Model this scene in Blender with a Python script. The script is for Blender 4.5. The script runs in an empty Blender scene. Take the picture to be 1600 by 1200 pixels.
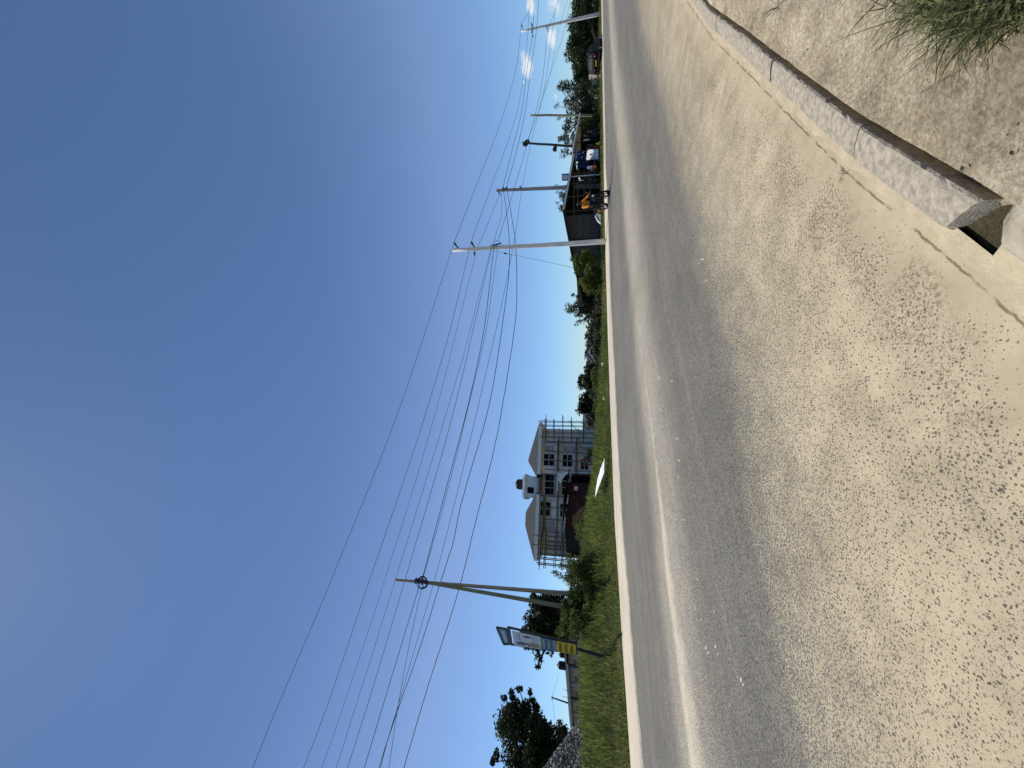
import bpy, math, random
import numpy as np
from mathutils import Vector, Matrix

random.seed(7)
rng = np.random.default_rng(7)
SC = bpy.context.scene
COL = SC.collection
R = math.radians

# ------------------------------------------------------------------ camera, sky, sun, exposure
FPX, VH, EYE = 600.0, 925.0, 1.55            # focal length in photo pixels, horizon column, eye height
PITCH = math.atan((VH - 800.0) / FPX)
cd = bpy.data.cameras.new("camera")
cd.sensor_fit = 'HORIZONTAL'; cd.sensor_width = 36.0; cd.lens = 36.0 * FPX / 1600.0
cd.clip_start = 0.05; cd.clip_end = 6000
cam = bpy.data.objects.new("camera", cd); COL.objects.link(cam); SC.camera = cam
fwd = Vector((0, math.cos(PITCH), math.sin(PITCH)))
upw = Vector((0, -math.sin(PITCH), math.cos(PITCH)))
ix, iy, iz = -upw, Vector((1, 0, 0)), -fwd     # the phone was held on its side: image right is down
cam.matrix_world = Matrix(((ix.x, iy.x, iz.x, 0), (ix.y, iy.y, iz.y, 0), (ix.z, iy.z, iz.z, EYE), (0, 0, 0, 1)))

SUN_AZ, SUN_EL = R(132), R(68)                 # direction to the sun: angle from +X, elevation
w = bpy.data.worlds.new("World"); SC.world = w; w.use_nodes = True
wn, wl = w.node_tree.nodes, w.node_tree.links
wn.clear()
sky = wn.new('ShaderNodeTexSky'); sky.sky_type = 'NISHITA'; sky.sun_disc = False
sky.sun_elevation = SUN_EL; sky.sun_rotation = R(90) - SUN_AZ
sky.altitude = 300; sky.air_density = 1.0; sky.dust_density = 0.12; sky.ozone_density = 4.5
bg = wn.new('ShaderNodeBackground'); bg.inputs['Strength'].default_value = 0.11
wo = wn.new('ShaderNodeOutputWorld')
tc = wn.new('ShaderNodeTexCoord')

def ray(px, py):
    d = Vector(((600 - py) / FPX, 1.0, -(px - 800) / FPX))
    c, s = math.cos(PITCH), math.sin(PITCH)
    return Vector((d.x, d.y * c - d.z * s, d.y * s + d.z * c))
# small fair weather clouds low in the sky, placed by direction
cn = wn.new('ShaderNodeTexNoise'); cn.inputs['Scale'].default_value = 26; cn.inputs['Detail'].default_value = 7
cn.inputs['Roughness'].default_value = 0.62
wl.new(tc.outputs['Generated'], cn.inputs['Vector'])
prev = None
for (px, py, r, k) in ((822, 100, .040, 1.0), (829, 8, .026, 1.0), (862, 58, .030, .9), (868, 8, .05, .55), (868, 150, .022, .8), (818, 128, .012, .7)):
    d = ray(px, py).normalized()
    sb = wn.new('ShaderNodeVectorMath'); sb.operation = 'SUBTRACT'; sb.inputs[1].default_value = d
    wl.new(tc.outputs['Generated'], sb.inputs[0])
    ml = wn.new('ShaderNodeVectorMath'); ml.operation = 'MULTIPLY'; ml.inputs[1].default_value = (1, 1, 1.75)
    wl.new(sb.outputs[0], ml.inputs[0])
    ln = wn.new('ShaderNodeVectorMath'); ln.operation = 'LENGTH'; wl.new(ml.outputs[0], ln.inputs[0])
    mr = wn.new('ShaderNodeMapRange'); mr.inputs['From Min'].default_value = 0; mr.inputs['From Max'].default_value = r
    mr.inputs['To Min'].default_value = k; mr.inputs['To Max'].default_value = 0
    wl.new(ln.outputs['Value'], mr.inputs['Value'])
    if prev is None: prev = mr.outputs[0]
    else:
        mx = wn.new('ShaderNodeMath'); mx.operation = 'MAXIMUM'
        wl.new(prev, mx.inputs[0]); wl.new(mr.outputs[0], mx.inputs[1]); prev = mx.outputs[0]
ad = wn.new('ShaderNodeMath'); ad.operation = 'MULTIPLY_ADD'; ad.inputs[1].default_value = 1.5
wl.new(cn.outputs['Fac'], ad.inputs[0])
sbn = wn.new('ShaderNodeMath'); sbn.operation = 'SUBTRACT'; sbn.inputs[1].default_value = 1.12
wl.new(prev, sbn.inputs[0]); wl.new(sbn.outputs[0], ad.inputs[2])
cr = wn.new('ShaderNodeMapRange'); cr.interpolation_type = 'SMOOTHSTEP'
cr.inputs['From Min'].default_value = 0.0; cr.inputs['From Max'].default_value = 0.5
cr.inputs['To Max'].default_value = 0.85
wl.new(ad.outputs[0], cr.inputs['Value'])
mixc = wn.new('ShaderNodeMix'); mixc.data_type = 'RGBA'
wl.new(cr.outputs[0], mixc.inputs['Factor']); wl.new(sky.outputs[0], mixc.inputs[6])
mixc.inputs[7].default_value = (7.2, 7.5, 7.9, 1)
hs = wn.new('ShaderNodeHueSaturation'); hs.inputs['Saturation'].default_value = 1.06
sz = wn.new('ShaderNodeSeparateXYZ'); wl.new(tc.outputs['Generated'], sz.inputs[0])
tint = wn.new('ShaderNodeValToRGB'); te = tint.color_ramp.elements
te[0].position = 0.0; te[0].color = (.64, .81, 1.05, 1); te[1].position = .85; te[1].color = (.79, .80, .815, 1)
for z_, c_ in ((.10, (.80, .90, 1.03, 1)), (.33, (1.13, 1.0, .99, 1)), (.60, (.83, .82, .83, 1))): k_ = te.new(z_); k_.color = c_
wl.new(sz.outputs[2], tint.inputs['Fac'])
mu = wn.new('ShaderNodeMix'); mu.data_type = 'RGBA'; mu.blend_type = 'MULTIPLY'; mu.inputs['Factor'].default_value = 1
wl.new(sky.outputs[0], mu.inputs[6]); wl.new(tint.outputs[0], mu.inputs[7])
wl.new(mu.outputs[2], hs.inputs['Color']); wl.new(hs.outputs[0], mixc.inputs[6])
wl.new(mixc.outputs[2], bg.inputs['Color']); wl.new(bg.outputs[0], wo.inputs['Surface'])

sd = bpy.data.lights.new("sun", 'SUN'); sd.energy = 4.4; sd.angle = R(0.53); sd.color = (1.0, 0.95, 0.86)
sun = bpy.data.objects.new("sun", sd); COL.objects.link(sun)
SUND = Vector((math.cos(SUN_AZ) * math.cos(SUN_EL), math.sin(SUN_AZ) * math.cos(SUN_EL), math.sin(SUN_EL)))
sun.rotation_euler = SUND.to_track_quat('Z', 'Y').to_euler(); sun.location = (-20, 30, 40)
SC.view_settings.view_transform = 'Standard'; SC.view_settings.look = 'None'
SC.view_settings.exposure = 0.15; SC.view_settings.gamma = 1.0
SC.cycles.max_bounces = 6; SC.cycles.transparent_max_bounces = 8

# ------------------------------------------------------------------ measuring helpers
DIR = np.array([.757, .653]); NRM = np.array([-.653, .757])
SN = [-40, 1.0, 1.8, 2.7, 3.5, 4.4, 5.1, 7, 8.7, 16, 27, 36, 46, 57, 90, 140]; NV = [1.09, 1.09, 1.10, 1.134, 1.128, 1.115, 1.10, 1.085, .97, .5, -1.3, -2.6, -4.7, -7.5, -20, -44]
SF = [-40, -20, -.83, 2.1, 6.1, 11, 16.5, 21.7, 27.1, 35.7, 46.5, 57.4, 90, 140]
FN = [16, 16, 15.3, 14.95, 14.7, 14.5, 13.9, 13.1, 11.8, 10.3, 8.3, 5.6, -6, -30]
FZ = [0, .2, .5, .61, .72, .73, .74, .74, .75, .68, .62, .56, .5, .5]
def fn_(s): return float(np.interp(s, SF, FN))
def fz_(s): return float(np.interp(s, SF, FZ))
def nn_(s): return float(np.interp(s, SN, NV))
def sn_pt(s, n, z=0.0):
    p = s * DIR + n * NRM
    return Vector((p[0], p[1], z))
def road_pt(s, t, dz=0.0):
    a, b = nn_(s), fn_(s)
    return sn_pt(s, a + t * (b - a), fz_(s) * t + dz)
def smooth(x): x = max(0.0, min(1.0, x)); return x * x * (3 - 2 * x)
BK_S = [-40, 5, 8, 11, 14, 18, 22]; BK_V = [1.05, 1.0, .78, .45, .22, .06, 0]
def verge_z(s, d):
    b = float(np.interp(s, BK_S, BK_V))
    return fz_(s) + .06 * smooth(d / .25) + b * smooth(d / 7.0) + .05 * smooth((d - 2) / 6)
def gz(x, y):                                       # ground height at a point beyond the road
    p = np.array([x, y]); s = float(p @ DIR); n = float(p @ NRM)
    return verge_z(s, n - fn_(s))
def P(px, py, Y):                                   # photo pixel at a forward distance
    d = ray(px, py); d = d * (Y / d.y)
    return Vector((d.x, d.y, d.z + EYE))
def XY(py, Y): return Vector(((600 - py) / FPX * Y, Y, 0))   # column of the photo at a distance, near the horizon
class Fr:                                           # upright plane through two ground points
    def __init__(self, a, b):
        self.o = Vector((a.x, a.y, 0)); self.yaw = math.atan2(b.y - a.y, b.x - a.x)
        self.len = math.hypot(b.x - a.x, b.y - a.y)
        self.u = Vector((math.cos(self.yaw), math.sin(self.yaw), 0)); self.v = Vector((-math.sin(self.yaw), math.cos(self.yaw), 0))
    def hit(self, px, py, back=0.0):                # along, height of a photo pixel on the plane
        d = ray(px, py); e = Vector((0, 0, EYE)); o = self.o + self.v * back
        k = (o - e).dot(self.v) / d.dot(self.v); p = e + d * k
        return (p - self.o).dot(self.u), p.z

# ------------------------------------------------------------------ mesh helpers
class MB:
    def __init__(self): self.v = []; self.f = []; self.mi = []
    def add(self, vs, fs, mi=0):
        o = len(self.v); self.v += [tuple(p) for p in vs]; self.f += [tuple(i + o for i in f) for f in fs]; self.mi += [mi] * len(fs)
        return self
    def box(self, c, s, M=None, mi=0, taper=1.0):
        x, y, z = s[0] / 2, s[1] / 2, s[2] / 2
        vs = [Vector((sx * x * (taper if sz > 0 else 1), sy * y * (taper if sz > 0 else 1), sz * z)) for sz in (-1, 1) for sx, sy in ((-1, -1), (1, -1), (1, 1), (-1, 1))]
        if M is not None: vs = [M @ p for p in vs]
        vs = [p + Vector(c) for p in vs]
        return self.add(vs, [(3, 2, 1, 0), (4, 5, 6, 7), (0, 1, 5, 4), (1, 2, 6, 5), (2, 3, 7, 6), (3, 0, 4, 7)], mi)
    def bar(self, a, b, wd, ht=None, mi=0):
        a, b = Vector(a), Vector(b); d = b - a; L = d.length
        if L < 1e-6: return self
        q = d.to_track_quat('X', 'Z').to_matrix()
        return self.box((a + b) / 2, (L, wd, ht or wd), q, mi)
    def tube(self, pts, rad, n=8, caps=True, mi=0):
        pts = [Vector(p) for p in pts]
        if not hasattr(rad, '__len__'): rad = [rad] * len(pts)
        vs, fs = [], []; N = len(pts)
        t0 = (pts[1] - pts[0]).normalized(); ref = Vector((0, 0, 1)) if abs(t0.z) < .9 else Vector((1, 0, 0))
        for i, p in enumerate(pts):
            t = (pts[min(i + 1, N - 1)] - pts[max(i - 1, 0)]).normalized()
            a = ref - t * ref.dot(t); a.normalize(); ref = a; b = t.cross(a)
            for k in range(n):
                an = 2 * math.pi * k / n
                vs.append(p + (a * math.cos(an) + b * math.sin(an)) * rad[i])
        for i in range(N - 1):
            for k in range(n):
                k2 = (k + 1) % n
                fs.append((i * n + k, i * n + k2, (i + 1) * n + k2, (i + 1) * n + k))
        if caps: fs.append(tuple(range(n - 1, -1, -1))); fs.append(tuple((N - 1) * n + k for k in range(n)))
        return self.add(vs, fs, mi)
    def ring(self, c, axis, R0, r, n=24, m=8, mi=0, a0=0, a1=2 * math.pi):
        q = Vector(axis).normalized().to_track_quat('Z', 'Y').to_matrix(); c = Vector(c)
        full = abs(a1 - a0 - 2 * math.pi) < 1e-6
        vs, fs = [], []
        for i in range(n if full else n + 1):
            a = a0 + (a1 - a0) * i / n
            for k in range(m):
                b = 2 * math.pi * k / m
                vs.append(c + q @ Vector(((R0 + r * math.cos(b)) * math.cos(a), (R0 + r * math.cos(b)) * math.sin(a), r * math.sin(b))))
        for i in range(n):
            i2 = (i + 1) % n if full else i + 1
            for k in range(m): fs.append((i * m + k, i2 * m + k, i2 * m + (k + 1) % m, i * m + (k + 1) % m))
        return self.add(vs, fs, mi)
    def prism(self, front, off, mi=0):               # polygon pushed along off
        n = len(front); off = Vector(off); fr = [Vector(p) for p in front]
        vs = fr + [p + off for p in fr]
        fs = [tuple(range(n)), tuple(range(2 * n - 1, n - 1, -1))] + [(i, i + n, (i + 1) % n + n, (i + 1) % n) for i in range(n)]
        return self.add(vs, fs, mi)
    def lathe(self, prof, n=16, c=(0, 0, 0), mi=0):
        vs, fs = [], []; c = Vector(c)
        for r, z in prof:
            for k in range(n):
                a = 2 * math.pi * k / n; vs.append(c + Vector((r * math.cos(a), r * math.sin(a), z)))
        for i in range(len(prof) - 1):
            for k in range(n): fs.append((i * n + k, i * n + (k + 1) % n, (i + 1) * n + (k + 1) % n, (i + 1) * n + k))
        fs.append(tuple(range(n - 1, -1, -1))); fs.append(tuple((len(prof) - 1) * n + k for k in range(n)))
        return self.add(vs, fs, mi)
    def build(self, name, mats, parent=None, smooth=False, loc=None, bevel=0):
        me = bpy.data.meshes.new(name); me.from_pydata(self.v, [], self.f)
        if not isinstance(mats, (list, tuple)): mats = [mats]
        for m in mats: me.materials.append(m)
        if len(mats) > 1: me.polygons.foreach_set('material_index', self.mi)
        if smooth: me.polygons.foreach_set('use_smooth', [True] * len(me.polygons))
        me.update()
        o = bpy.data.objects.new(name, me); COL.objects.link(o)
        if parent: o.parent = parent
        if loc is not None: o.location = loc
        if bevel:
            b = o.modifiers.new('bevel', 'BEVEL'); b.width = bevel; b.segments = 2; b.limit_method = 'ANGLE'
        return o
def tag(o, label=None, cat=None, group=None, kind=None):
    if label: o['label'] = label
    if cat: o['category'] = cat
    if group: o['group'] = group
    if kind: o['kind'] = kind
    return o
def thing(name, label, cat, loc=(0, 0, 0), yaw=0, group=None):
    o = bpy.data.objects.new(name, None); COL.objects.link(o); o.empty_display_size = .2
    o.location = loc; o.rotation_euler = (0, 0, yaw)
    return tag(o, label, cat, group)
def np_mesh(name, V, F4, mat, parent=None, nv=4):
    me = bpy.data.meshes.new(name); V = np.asarray(V, np.float32); n = len(V) // nv
    me.vertices.add(len(V)); me.vertices.foreach_set('co', V.ravel())
    me.loops.add(len(V)); me.loops.foreach_set('vertex_index', np.arange(len(V), dtype=np.int32))
    me.polygons.add(n); me.polygons.foreach_set('loop_start', np.arange(0, len(V), nv, dtype=np.int32))
    me.polygons.foreach_set('loop_total', np.full(n, nv, np.int32))
    me.materials.append(mat); me.update(calc_edges=True); me.validate()
    o = bpy.data.objects.new(name, me); COL.objects.link(o)
    if parent: o.parent = parent
    return o

# ------------------------------------------------------------------ materials
def M(name, col, rough=.8, var=.25, scale=6, bump=0, bscale=40, metal=0, spec=.3, col2=None, stretch=None):
    m = bpy.data.materials.new(name); m.use_nodes = True
    nt = m.node_tree; n, l = nt.nodes, nt.links; b = n['Principled BSDF']
    b.inputs['Roughness'].default_value = rough; b.inputs['Metallic'].default_value = metal
    b.inputs['Specular IOR Level'].default_value = spec
    t = n.new('ShaderNodeTexCoord'); src = t.outputs['Object']
    if stretch:
        mp = n.new('ShaderNodeMapping'); mp.inputs['Scale'].default_value = stretch; l.new(src, mp.inputs['Vector']); src = mp.outputs[0]
    nz = n.new('ShaderNodeTexNoise'); nz.inputs['Scale'].default_value = scale; nz.inputs['Detail'].default_value = 6; nz.inputs['Roughness'].default_value = .65
    l.new(src, nz.inputs['Vector'])
    rp = n.new('ShaderNodeValToRGB'); c = Vector(col)
    lo = c * (1 - var); hi = Vector(col2) if col2 else c * (1 + var)
    rp.color_ramp.elements[0].position = .32; rp.color_ramp.elements[1].position = .68
    rp.color_ramp.elements[0].color = (*lo, 1); rp.color_ramp.elements[1].color = (*hi, 1)
    l.new(nz.outputs['Fac'], rp.inputs['Fac']); l.new(rp.outputs[0], b.inputs['Base Color'])
    if bump:
        nb = n.new('ShaderNodeTexNoise'); nb.inputs['Scale'].default_value = bscale; nb.inputs['Detail'].default_value = 5
        l.new(src, nb.inputs['Vector'])
        bp = n.new('ShaderNodeBump'); bp.inputs['Strength'].default_value = min(1, bump); bp.inputs['Distance'].default_value = .02
        l.new(nb.outputs['Fac'], bp.inputs['Height']); l.new(bp.outputs[0], b.inputs['Normal'])
    return m
def leaf_mat(name, dark, light, trans=.35, rough=.5):
    m = bpy.data.materials.new(name); m.use_nodes = True
    nt = m.node_tree; n, l = nt.nodes, nt.links; b = n['Principled BSDF']; out = n['Material Output']
    b.inputs['Roughness'].default_value = rough; b.inputs['Specular IOR Level'].default_value = .25
    g = n.new('ShaderNodeNewGeometry'); rp = n.new('ShaderNodeValToRGB')
    rp.color_ramp.elements[0].color = (*dark, 1); rp.color_ramp.elements[1].color = (*light, 1)
    l.new(g.outputs['Random Per Island'], rp.inputs['Fac'])
    tcn = n.new('ShaderNodeTexCoord'); nz = n.new('ShaderNodeTexNoise'); nz.inputs['Scale'].default_value = .9; nz.inputs['Detail'].default_value = 3
    l.new(tcn.outputs['Object'], nz.inputs['Vector'])
    mx = n.new('ShaderNodeMix'); mx.data_type = 'RGBA'; mx.blend_type = 'MULTIPLY'; mx.inputs['Factor'].default_value = .55
    r2 = n.new('ShaderNodeValToRGB'); r2.color_ramp.elements[0].position = .35; r2.color_ramp.elements[1].position = .65
    r2.color_ramp.elements[0].color = (.45, .5, .5, 1); r2.color_ramp.elements[1].color = (1.25, 1.2, 1, 1)
    l.new(nz.outputs['Fac'], r2.inputs['Fac']); l.new(rp.outputs[0], mx.inputs[6]); l.new(r2.outputs[0], mx.inputs[7])
    l.new(mx.outputs[2], b.inputs['Base Color'])
    tr = n.new('ShaderNodeBsdfTranslucent'); l.new(mx.outputs[2], tr.inputs['Color'])
    ms = n.new('ShaderNodeMixShader'); ms.inputs['Fac'].default_value = trans
    l.new(b.outputs[0], ms.inputs[1]); l.new(tr.outputs[0], ms.inputs[2]); l.new(ms.outputs[0], out.inputs['Surface'])
    return m

DUST = (.412, .347, .236)
def road_material():
    m = bpy.data.materials.new("dusty_asphalt"); m.use_nodes = True
    nt = m.node_tree; n, l = nt.nodes, nt.links; b = n['Principled BSDF']
    b.inputs['Roughness'].default_value = .85; b.inputs['Specular IOR Level'].default_value = .15
    def math_(op, a, c=None, d=None, clamp=False):
        k = n.new('ShaderNodeMath'); k.operation = op; k.use_clamp = clamp
        for i, v in enumerate((a, c, d)):
            if v is None: continue
            if isinstance(v, (int, float)): k.inputs[i].default_value = v
            else: l.new(v, k.inputs[i])
        return k.outputs[0]
    def mr(v, a, c, x=0.0, y=1.0, sm=True):
        k = n.new('ShaderNodeMapRange'); k.interpolation_type = 'SMOOTHSTEP' if sm else 'LINEAR'
        l.new(v, k.inputs['Value'])
        for nm, q in (('From Min', a), ('From Max', c), ('To Min', x), ('To Max', y)): k.inputs[nm].default_value = q
        return k.outputs[0]
    def noise(vec, sc, det=4, ro=.6):
        k = n.new('ShaderNodeTexNoise'); k.inputs['Scale'].default_value = sc; k.inputs['Detail'].default_value = det; k.inputs['Roughness'].default_value = ro
        l.new(vec, k.inputs['Vector']); return k.outputs['Fac']
    def uv(nm):
        k = n.new('ShaderNodeUVMap'); k.uv_map = nm; s_ = n.new('ShaderNodeSeparateXYZ'); l.new(k.outputs[0], s_.inputs[0]); return k.outputs[0], s_.outputs[0], s_.outputs[1]
    tcx = n.new('ShaderNodeTexCoord'); pos = tcx.outputs['Object']
    st, sX, tX = uv('road'); mk, rd, ed = uv('mask')
    mp = n.new('ShaderNodeMapping'); mp.inputs['Scale'].default_value = (.10, 1.0, 1); l.new(st, mp.inputs['Vector']); lane = mp.outputs[0]
    big = noise(pos, .55, 5); mid = noise(pos, 3.2, 5); fine = noise(pos, 60, 3, .7); grit = noise(pos, 190, 2, .8)
    streak = noise(lane, 1.6, 6, .65); streak2 = noise(lane, 5.5, 5, .6)
    # dust beside the near kerb, thinning towards the wheel track
    e = math_('ADD', ed, math_('MULTIPLY', math_('SUBTRACT', big, .5), 1.1))
    e = math_('ADD', e, math_('MULTIPLY', math_('SUBTRACT', streak, .5), .9))
    near = math_('MULTIPLY', mr(e, -1.1, 1.3, 1.0, 0.0), math_('ADD', math_('MULTIPLY', mid, .34), math_('MULTIPLY', big, .40)))
    near = math_('MULTIPLY', near, 1.60)
    edge_full = mr(math_('ADD', tX, math_('MULTIPLY', math_('SUBTRACT', mid, .5), .9)), .05, .75, 1.0, 0.0); near = math_('MAXIMUM', near, math_('MULTIPLY', edge_full, .98))
    # ridge of dust left between the two lanes: sharp on the far side, feathered on the near side
    r = math_('ADD', rd, math_('MULTIPLY', math_('SUBTRACT', mid, .5), .10))
    farside = mr(r, -.04, .26, 1.0, 0.0); nearside = mr(math_('MULTIPLY', r, mr(sX, .5, 4.5, .55, 1.9, False)), -.62, -.02, 0.0, 1.0, False); nearside = math_('POWER', nearside, 1.5)
    ridge = math_('MULTIPLY', math_('MULTIPLY', farside, nearside), mr(sX, 1.5, 7.5, .84, .30))
    ridge = math_('MULTIPLY', ridge, mr(streak, .30, .60, .55, 1.0)); ridge = math_('MULTIPLY', ridge, mr(mid, .25, .6, .75, 1.0))
    haze = math_('MULTIPLY', mr(r, -2.3, -.2, 0.0, 1.0), mr(r, .1, 1.4, 1.0, 0.0)); haze = math_('MULTIPLY', haze, .18)
    # dusty strip along the far verge
    fe = math_('ADD', math_('ADD', tX, math_('MULTIPLY', math_('SUBTRACT', streak2, .5), .9)), math_('MULTIPLY', math_('SUBTRACT', mid, .5), .5))
    far = mr(fe, 11.3, 12.2)
    thin = mr(streak, .38, .85, .0, .06); thin2 = mr(streak2, .45, .9, 0.0, .05)
    dust = math_('MAXIMUM', near, ridge); dust = math_('MAXIMUM', dust, far)
    dust = math_('MAXIMUM', dust, math_('ADD', math_('MAXIMUM', haze, thin), thin2))
    dust = math_('MINIMUM', dust, 1.12)
    # stones of the chip seal: dust fills the gaps first, the taller stones last
    wn_ = n.new('ShaderNodeTexNoise'); wn_.inputs['Scale'].default_value = 34; wn_.inputs['Detail'].default_value = 2; l.new(pos, wn_.inputs['Vector'])
    wv = n.new('ShaderNodeVectorMath'); wv.operation = 'MULTIPLY_ADD'; wv.inputs[1].default_value = (.030, .030, 0); l.new(wn_.outputs['Color'], wv.inputs[0]); l.new(pos, wv.inputs[2]); wpos = wv.outputs[0]
    def vor(sc):
        k = n.new('ShaderNodeTexVoronoi'); k.voronoi_dimensions = '2D'; k.inputs['Scale'].default_value = sc; l.new(wpos, k.inputs['Vector'])
        sp = n.new('ShaderNodeSeparateColor'); l.new(k.outputs['Color'], sp.inputs[0]); return k.outputs['Distance'], sp.outputs[0], sp.outputs[1]
    d1, r1, q1 = vor(54); d2, r2, q2 = vor(118)
    h1 = math_('MULTIPLY', r1, mr(d1, .16, .50, 1.0, 0.0))
    h2 = math_('MULTIPLY', r2, mr(d2, .12, .55, .9, 0.0))
    hgt = math_('MAXIMUM', h1, h2)
    cover = math_('SUBTRACT', math_('MULTIPLY', dust, 1.06), math_('MULTIPLY', hgt, .98))
    cover = math_('ADD', cover, math_('MULTIPLY', math_('SUBTRACT', grit, .5), .35))
    mask = mr(cover, -.10, .18)
    # a veil of fine dust everywhere on the bitumen
    asp = n.new('ShaderNodeValToRGB'); asp.color_ramp.elements[0].color = (.043, .042, .037, 1); asp.color_ramp.elements[1].color = (.160, .157, .143, 1)
    asp.color_ramp.elements[0].position = .25; asp.color_ramp.elements[1].position = .8
    l.new(math_('ADD', math_('MULTIPLY', q1, .35), math_('MULTIPLY', fine, .75)), asp.inputs['Fac'])
    lightspeck = math_('MULTIPLY', math_('GREATER_THAN', r2, .90), mr(d2, .15, .4, 1.0, 0.0))
    aspl = n.new('ShaderNodeMix'); aspl.data_type = 'RGBA'; l.new(math_('MULTIPLY', lightspeck, .5), aspl.inputs['Factor']); l.new(asp.outputs[0], aspl.inputs[6]); aspl.inputs[7].default_value = (.38, .35, .30, 1)
    dk = n.new('ShaderNodeMix'); dk.data_type = 'RGBA'; l.new(mr(near, .25, .6, 0, .74), dk.inputs['Factor']); l.new(aspl.outputs[2], dk.inputs[6]); 
    dkc = n.new('ShaderNodeMix'); dkc.data_type = 'RGBA'; l.new(math_('POWER', q1, 1.6), dkc.inputs['Factor']); dkc.inputs[6].default_value = (.050, .041, .030, 1); dkc.inputs[7].default_value = (.17, .138, .098, 1); l.new(dkc.outputs[2], dk.inputs[7]); aspl = dk
    veil = n.new('ShaderNodeMix'); veil.data_type = 'RGBA'; l.new(math_('MULTIPLY', math_('MULTIPLY', math_('MINIMUM', dust, .6), .45), mr(near, .2, .5, 1.0, .3)), veil.inputs['Factor']); l.new(aspl.outputs[2], veil.inputs[6]); veil.inputs[7].default_value = (.36, .335, .29, 1)
    dc = n.new('ShaderNodeValToRGB'); dc.color_ramp.elements[0].color = (DUST[0] * .84, DUST[1] * .82, DUST[2] * .80, 1); dc.color_ramp.elements[1].color = (DUST[0] * 1.12, DUST[1] * 1.13, DUST[2] * 1.13, 1)
    dc.color_ramp.elements[0].position = .3; dc.color_ramp.elements[1].position = .7
    l.new(math_('ADD', math_('MULTIPLY', mid, .7), math_('MULTIPLY', grit, .3)), dc.inputs['Fac'])
    pale = n.new('ShaderNodeMix'); pale.data_type = 'RGBA'; l.new(mr(tX, 1.5, 6, 0, .8), pale.inputs['Factor']); l.new(dc.outputs[0], pale.inputs[6]); pale.inputs[7].default_value = (.52, .465, .375, 1)
    fin = n.new('ShaderNodeMix'); fin.data_type = 'RGBA'; l.new(mask, fin.inputs['Factor']); l.new(veil.outputs[2], fin.inputs[6]); l.new(pale.outputs[2], fin.inputs[7])
    trash = math_('MULTIPLY', mr(noise(st, 1.9, 3, .5), .42, .60), mr(noise(pos, 62, 4, .75), .50, .57)); trash = math_('MULTIPLY', trash, math_('MULTIPLY', mr(tX, .10, .25), mr(tX, .40, .80, 1.0, 0.0)))
    ck = math_('ABSOLUTE', math_('SUBTRACT', math_('ADD', tX, math_('MULTIPLY', math_('SUBTRACT', noise(pos, 14, 3), .5), .03)), 0.096)); trash = math_('MAXIMUM', trash, math_('MULTIPLY', mr(ck, .003, .009, 1.0, 0.0), mr(noise(pos, 5, 3), .40, .55)))
    fin2 = n.new('ShaderNodeMix'); fin2.data_type = 'RGBA'; l.new(math_('MULTIPLY', trash, .8), fin2.inputs['Factor']); l.new(fin.outputs[2], fin2.inputs[6]); fin2.inputs[7].default_value = (.115, .085, .055, 1); fin = fin2
    # crack between the road edge and the kerb's footing
    sh = n.new('ShaderNodeMix'); sh.data_type = 'RGBA'; sh.blend_type = 'MULTIPLY'; sh.inputs['Factor'].default_value = 1
    worn = n.new('ShaderNodeCombineColor'); wv_ = math_('MULTIPLY', mr(streak2, .25, .75, .95, 1.05, False), math_('MULTIPLY', mr(mid, .25, .75, .94, 1.06, False), mr(big, .3, .62, .88, 1.03)))
    for k_ in range(3): l.new(wv_, worn.inputs[k_])
    l.new(fin.outputs[2], sh.inputs[6]); l.new(worn.outputs[0], sh.inputs[7]); l.new(sh.outputs[2], b.inputs['Base Color'])
    bp = n.new('ShaderNodeBump'); bp.inputs['Strength'].default_value = .55; bp.inputs['Distance'].default_value = .006
    hh = math_('ADD', math_('MULTIPLY', math_('MULTIPLY', hgt, math_('SUBTRACT', 1.05, mask)), 1.0), math_('MULTIPLY', mid, .45))
    l.new(hh, bp.inputs['Height']); l.new(bp.outputs[0], b.inputs['Normal'])
    return m
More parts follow.
